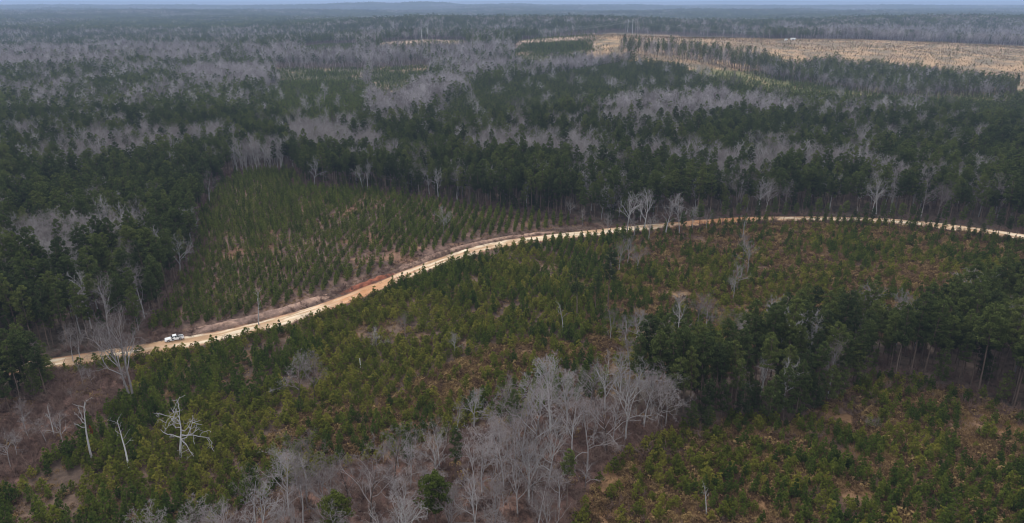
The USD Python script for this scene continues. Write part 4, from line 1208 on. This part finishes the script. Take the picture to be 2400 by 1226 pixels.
def pylon(key, px, foot, top, kind, label, dist=None, dx=0.0):
    if dist is None:
        (x_, y_), = at([px], [foot])
    else:
        r = ray(px, foot)
        y_, x_ = dist, r[0] / r[1] * dist
    r = ray(px, top)
    g = float(ground_z(x_, y_))
    h_ = max(24.0, min(46.0, H + r[2] * (y_ / r[1]) - g))
    R = W + free_name('power_pylon')
    xform(R, (x_, y_, g))
    tag(stage.GetPrimAtPath(R), label, 'pylon', 'pylons of the transmission line')
    tips = []
    if kind == 'frame':          # two poles and a cross beam
        for s in (-1, 1):
            put(f"{R}/{_part(R, 'pole')}", rod((s * 3.2, 0, -1), (s * 3.2, 0, h_), 0.46, 0.30), 'pole_wood', 50)
        put(R + '/cross_beam', box(15.0, 0.35, 0.55, (0, 0.0, h_ - 3.0)), 'pole_wood')
        put(f"{R}/{_part(R, 'brace')}", rod((-3.2, 0.3, h_ - 4), (3.2, 0.3, h_ - 11), 0.16), 'pole_wood')
        put(f"{R}/{_part(R, 'brace')}", rod((3.2, -0.3, h_ - 4), (-3.2, -0.3, h_ - 11), 0.16), 'pole_wood')
        tips = [(-6.8, h_ - 4.6), (0, h_ - 4.6), (6.8, h_ - 4.6)]
        for q_ in tips:
            put(f"{R}/{_part(R, 'insulator')}", rod((q_[0], 0, q_[1]), (q_[0], 0, h_ - 3.2), 0.14), 'dark_glass')
    else:                        # one pale steel pole with three arms
        put(R + '/pole', rod((0, 0, -1), (0, 0, h_), 0.75, 0.36, 10), 'pale_steel', 50)
        for j, (s, dz_) in enumerate(((-1, 1.5), (1, 4.5), (-1, 7.5))):
            put(f"{R}/{_part(R, 'arm')}", rod((0, 0, h_ - dz_ - 0.7), (s * 3.4, 0, h_ - dz_), 0.20, 0.10), 'pale_steel')
            put(f"{R}/{_part(R, 'insulator')}", rod((s * 3.3, 0, h_ - dz_ - 1.6), (s * 3.3, 0, h_ - dz_ - 0.1), 0.13), 'dark_glass')
            tips.append((s * 3.3, h_ - dz_ - 1.6))
    TOPS[key] = [(x_ + a_, y_, g + z_) for a_, z_ in tips]


pylon('l1', 52, 106, 88, 'frame', 'leftmost wooden H-frame pylon at the far left above the dark forest', 2050)
pylon('l2', 59, 106, 86, 'frame', 'middle wooden H-frame pylon of the three at the far left', 2070)
pylon('l3', 70, 105, 82, 'frame', 'tallest wooden H-frame pylon of the three at the far left', 2100)
pylon('m1', 554, 105, 90, 'frame', 'small wooden H-frame pylon just left of the two pale poles above the grey woods', 2000)
pylon('m2', 585, 104, 86, 'pole', 'shorter left one of two pale poles above the grey woods', 1830)
pylon('m3', 619, 108, 83, 'pole', 'taller right one of two pale poles above the grey woods', 1770)
pylon('c1', 989, 95, 72, 'pole', 'shorter left one of two pale poles on the bare sandy hilltop')
pylon('c2', 1002, 93, 64, 'pole', 'taller right one of two pale poles on the bare sandy hilltop')
pylon('r1', 1471, 76, 45, 'pole', 'leftmost of three pale poles on the crest of the tan clearcut')
pylon('r2', 1482, 78, 44, 'pole', 'middle and tallest of three pale poles on the crest of the tan clearcut')
pylon('r3', 1491, 78, 51, 'frame', 'H-frame pylon right of the pale poles on the crest of the tan clearcut')
pylon('s1', 1881, 89, 72, 'frame', 'left H-frame pylon behind the small sheds on the clearcut crest', 1760)
pylon('s2', 1893, 88, 65, 'frame', 'right taller H-frame pylon behind the small sheds on the clearcut crest', 1780)
pylon('s3', 1926, 84, 60, 'frame', 'lone H-frame pylon above the forest edge right of the small sheds', 1950)
pylon('e1', 2245, 80, 64, 'frame', 'left one of two H-frame pylons in the grey woods at the far right', 2300)
pylon('e2', 2270, 80, 64, 'frame', 'right one of two H-frame pylons in the grey woods at the far right', 2320)


def wire(a, b, sag, label):
    t_ = np.linspace(0, 1, 25)[:, None]
    p = np.array(a) * (1 - t_) + np.array(b) * t_
    p[:, 2] -= sag * 4 * (t_ * (1 - t_))[:, 0]
    t = Tubes()
    t.add(p, np.full(25, 0.07), 4)
    R = W + free_name('power_line')
    tag(put(R, t.mesh(), 'cable', True), label, 'power line', 'conductors of the transmission line')


for a, b, sag, what in (('l3', 'm2', 26, 'between the far-left H-frames and the grey woods'), ('m2', 'c1', 10, 'from the shorter woods pole to the sandy hilltop'), ('m3', 'c2', 10, 'from the taller woods pole to the sandy hilltop'),
                        ('c1', 'r1', 14, 'from the shorter hilltop pole to the clearcut'), ('c2', 'r2', 14, 'from the taller hilltop pole to the clearcut'), ('r2', 's2', 13, 'from the clearcut poles to the small sheds'), ('s3', 'e1', 10, 'from the lone H-frame to the far right')):
    for j, w_ in enumerate(('upper', 'middle', 'lower') if a[0] in 'mcr' else ('left', 'middle', 'right')):
        wire(TOPS[a][j], TOPS[b][j], sag, f'thin grey {w_} power line {what}')

# ------------------------------------------------------------------ far buildings


def building(px, py, length_px, depth, height, roof, label, name='building', dist=None, rz=0.0, category='building'):
    if dist is None:
        (x_, y_), = at([px], [py])
    else:
        r = ray(px, py)
        y_, x_ = dist, r[0] / r[1] * dist
    L = length_px / F * y_
    R = W + free_name(name)
    xform(R, (x_, y_, float(ground_z(x_, y_))), rz)
    tag(stage.GetPrimAtPath(R), label, category)
    put(R + '/wall', box(L, depth, height + 1, (0, 0, (height - 1) / 2)), 'white_wall')
    rf_ = trimesh.creation.extrude_polygon(Polygon([(-depth / 2 - 0.6, 0), (depth / 2 + 0.6, 0), (0, depth * 0.22)]), L + 1.2, engine='earcut')
    rf_.apply_transform([[0, 0, 1, -L / 2 - 0.6], [1, 0, 0, 0], [0, 1, 0, height + 0.01], [0, 0, 0, 1]])
    put(R + '/roof', rf_, roof)
    n_ = max(2, int(L / 9))
    put(R + '/door', box(min(3.0, L * 0.15), 0.1, min(height * 0.8, 3.0), (L * 0.1, -depth / 2 - 0.06, min(height * 0.8, 3.0) / 2)), 'black_trim')
    for k_ in range(n_):
        xx = -L / 2 + L * (k_ + 0.5) / n_
        if abs(xx - L * 0.1) > 2.5:
            put(f"{R}/{_part(R, 'window')}", box(1.6, 0.1, 1.3, (xx, -depth / 2 - 0.06, height * 0.6)), 'dark_glass')


BUILT = []
for args in ((1664, 29, 26, 30, 7, 'pink_roof', 'long white shed with a pinkish roof in the hazy far forest'),
             (444, 26, 9, 25, 9, 'grey_roof', 'small white building on the hazy ridge at the far left'),
             (156, 37, 7, 20, 7, 'grey_roof', 'tiny white building in the haze near the left edge'),
             (20, 118, 9, 9, 4, 'tan_roof', 'small tan-roofed house among the trees at the left edge')):
    building(*args, name='house' if 'house' in args[-1] else 'building', category='house' if 'house' in args[-1] else 'building')
    BUILT.append(at([args[0]], [args[1]])[0])
building(1858, 94, 9, 7, 3.2, 'grey_roof', 'low grey-roofed shed on the pale pad at the clearcut crest', name='shed', category='shed')
building(1842, 95, 5, 5, 2.6, 'grey_roof', 'smaller shed left of the low grey-roofed one on the clearcut crest', name='shed', category='shed')
# white marker post and a bit of litter in the front clearing
(x_, y_), = at([845], [863])
R = W + free_name('marker_post')
xform(R, (x_, y_, float(ground_z(x_, y_))))
tag(stage.GetPrimAtPath(R), 'thin white marker post among young pines right of the two dark-trunked bare trees', 'post')
put(R + '/post', rod((0, 0, -0.3), (0, 0, 3.4), 0.09, 0.08), 'white_paint', 50)
put(R + '/cap', rod((0, 0, 3.4), (0, 0, 3.5), 0.12), 'pale_steel', 50)

# the rest of each kind: those that show largest stand singly
ORD = 'first second third fourth fifth sixth seventh eighth ninth tenth eleventh twelfth thirteenth fourteenth fifteenth sixteenth seventeenth eighteenth nineteenth twentieth twenty-first twenty-second twenty-third twenty-fourth twenty-fifth'.split()
roadside = ROAD.buffer(12)
shapely.prepare(roadside)


def stand_of(x_, y_, px, py):
    if inside(creek_grove, x_, y_):
        return 'the bare creek grove'
    if inside(reddish_strip, x_, y_):
        return "the reddish strip, lower left"
    if inside(roadside, x_, y_):
        return "the road's right half" if px > 1300 else "the road's left half"
    if inside(right_scrub, x_, y_):
        return "the scrub below the right road"
    if inside(front_scrub, x_, y_):
        return 'the scrub at lower right'
    if inside(open_scrub, x_, y_):
        return "the gap behind the grove"
    if inside(upper_clearing, x_, y_):
        return 'the planting above the road'
    if inside(lower_clearing, x_, y_):
        return 'the planting below the road'
    if px > 1300 and py > 640:
        return "the stand beside the grove"
    if px < 360 and py > 780:
        return "the road's left end"
    if px < 700:
        return "the left forest"
    return 'the forest behind the road'


SINGLES = {'tall_pine': [], 'bare_tree': [], 'young_pine': [], 'dead_tree': []}
NOUN = {'tall_pine': 'pine', 'bare_tree': 'bare tree', 'young_pine': 'young pine', 'dead_tree': 'dead tree'}
CAT = {'tall_pine': 'pine', 'bare_tree': 'tree', 'young_pine': 'young pine', 'dead_tree': 'dead tree'}
for kind, var, x_, y_, h_, name, label, category, group, yaw in HERO:
    SINGLES[name].append((kind, var, x_, y_, h_, label, yaw))


def pick(name, kinds, most):
    n = most - len(SINGLES[name])
    rows = []
    for kind in kinds:
        a = S[kind]
        z = ground_z(a[:, 0], a[:, 1])
        px, py = project(a[:, 0], a[:, 1], z)
        _, top = project(a[:, 0], a[:, 1], z + a[:, 2])
        ok = (px > 4) & (px < 2396) & (top < 1195) & (py > top)
        size = np.where(ok, (py - top), 0)
        rows += [(-q, kind, i) for i, q in enumerate(size) if q > 0]
    rows.sort()
    gone = {k: np.zeros(len(S[k]), bool) for k in kinds}
    for _, kind, i in rows[:n]:
        gone[kind][i] = True
        a = S[kind][i]
        SINGLES[name].append((kind, int(rng.integers(len(MODELS[kind]))), a[0], a[1], a[2], None, float(rng.uniform(0, 360))))
    for k in kinds:
        S[k] = S[k][~gone[k]]


pick('tall_pine', ['pine', 'low_pine'], 298)
pick('bare_tree', ['bare', 'limby', 'dark_bare'], 298)
pick('young_pine', ['young', 'scrub', 'row_young'], 298)
for name, rows in SINGLES.items():
    by = {}
    for q in rows:
        if q[5]:
            place(MODELS[q[0]][q[1]], q[2], q[3], q[4], q[6], name, q[5], CAT[name])
            continue
        px, py = project(q[2], q[3], float(ground_z(q[2], q[3])))
        by.setdefault(stand_of(q[2], q[3], float(px), float(py)), []).append((float(py), float(px), q))
    for where, qs in by.items():
        qs.sort(key=lambda t: -t[0])
        per = 12 if len(qs) < 12 * len(ORD) else 20
        for r0 in range(0, len(qs), per):
            line = sorted(qs[r0:r0 + per], key=lambda t: t[1])
            for k, (py, px, q) in enumerate(line):
                kind, h_ = q[0], q[4]
                if name == 'tall_pine':
                    look = 'low-crowned' if kind == 'low_pine' else 'very tall' if h_ > 25 else 'tall' if h_ > 18 else 'slim'
                elif name == 'bare_tree':
                    look = 'pale' if kind in ('pale', 'limby') else 'dark-trunked' if kind == 'dark_bare' else 'tall grey' if h_ > 13 else 'small grey' if h_ < 7 else 'grey'
                else:
                    look = 'yellow-green' if kind == 'scrub' else 'tall green' if h_ > 4.6 else 'green'
                place(MODELS[kind][q[1]], q[2], q[3], h_, q[6], name, f'{look} {NOUN[name]}, {ORD[k]} from left, {ORD[r0 // per]} row of {where}'.replace('from left, first', 'from left, front'), CAT[name], f'{NOUN[name]}s of {where}')

mass('pine_forest', ['pine', 'low_pine', 'far_pine', 'even_pine', 'mid_pine'], 'dark green pine forest spread over the hills on both sides of the road', 'forest')
mass('bare_woodland', ['bare', 'limby', 'dark_bare', 'far_bare'], 'leafless grey woodland in strips and pockets among the pines', 'woodland')
mass('far_forest', ['patch', 'grey_patch'], 'hazy blue-green forest covering the far hills below the horizon', 'forest')
mass('pine_plantation', ['young', 'row_young', 'scrub', 'young_far', 'dry_far'], 'young green pines planted in rows over the clearings', 'plantation')
mass('undergrowth', ['brush'], 'leafless brown undergrowth between the trees and along the clearing edges', 'undergrowth')
mass('low_weeds', ['weed'], 'brown and olive low weeds covering the ground between the young pines', 'weeds')
mass('grass', ['grass'], 'dry tan grass in tufts between the young pines', 'grass')
mass('branch_debris', ['slash'], 'grey-pink cut branches heaped along the upper side of the road', 'debris')

# ------------------------------------------------------------------ haze box
zb, zt = float(GZ.min()) - 1.0, max(float(GZ.max()), H) + 45.0
q = 34000.0
hb = trimesh.creation.box((2 * q, q + 4000.0, zt - zb))
hb.apply_translation((0, (q - 4000.0) / 2, (zt + zb) / 2))
tag(put(W + 'haze', hb, 'haze_air'), kind='stuff')
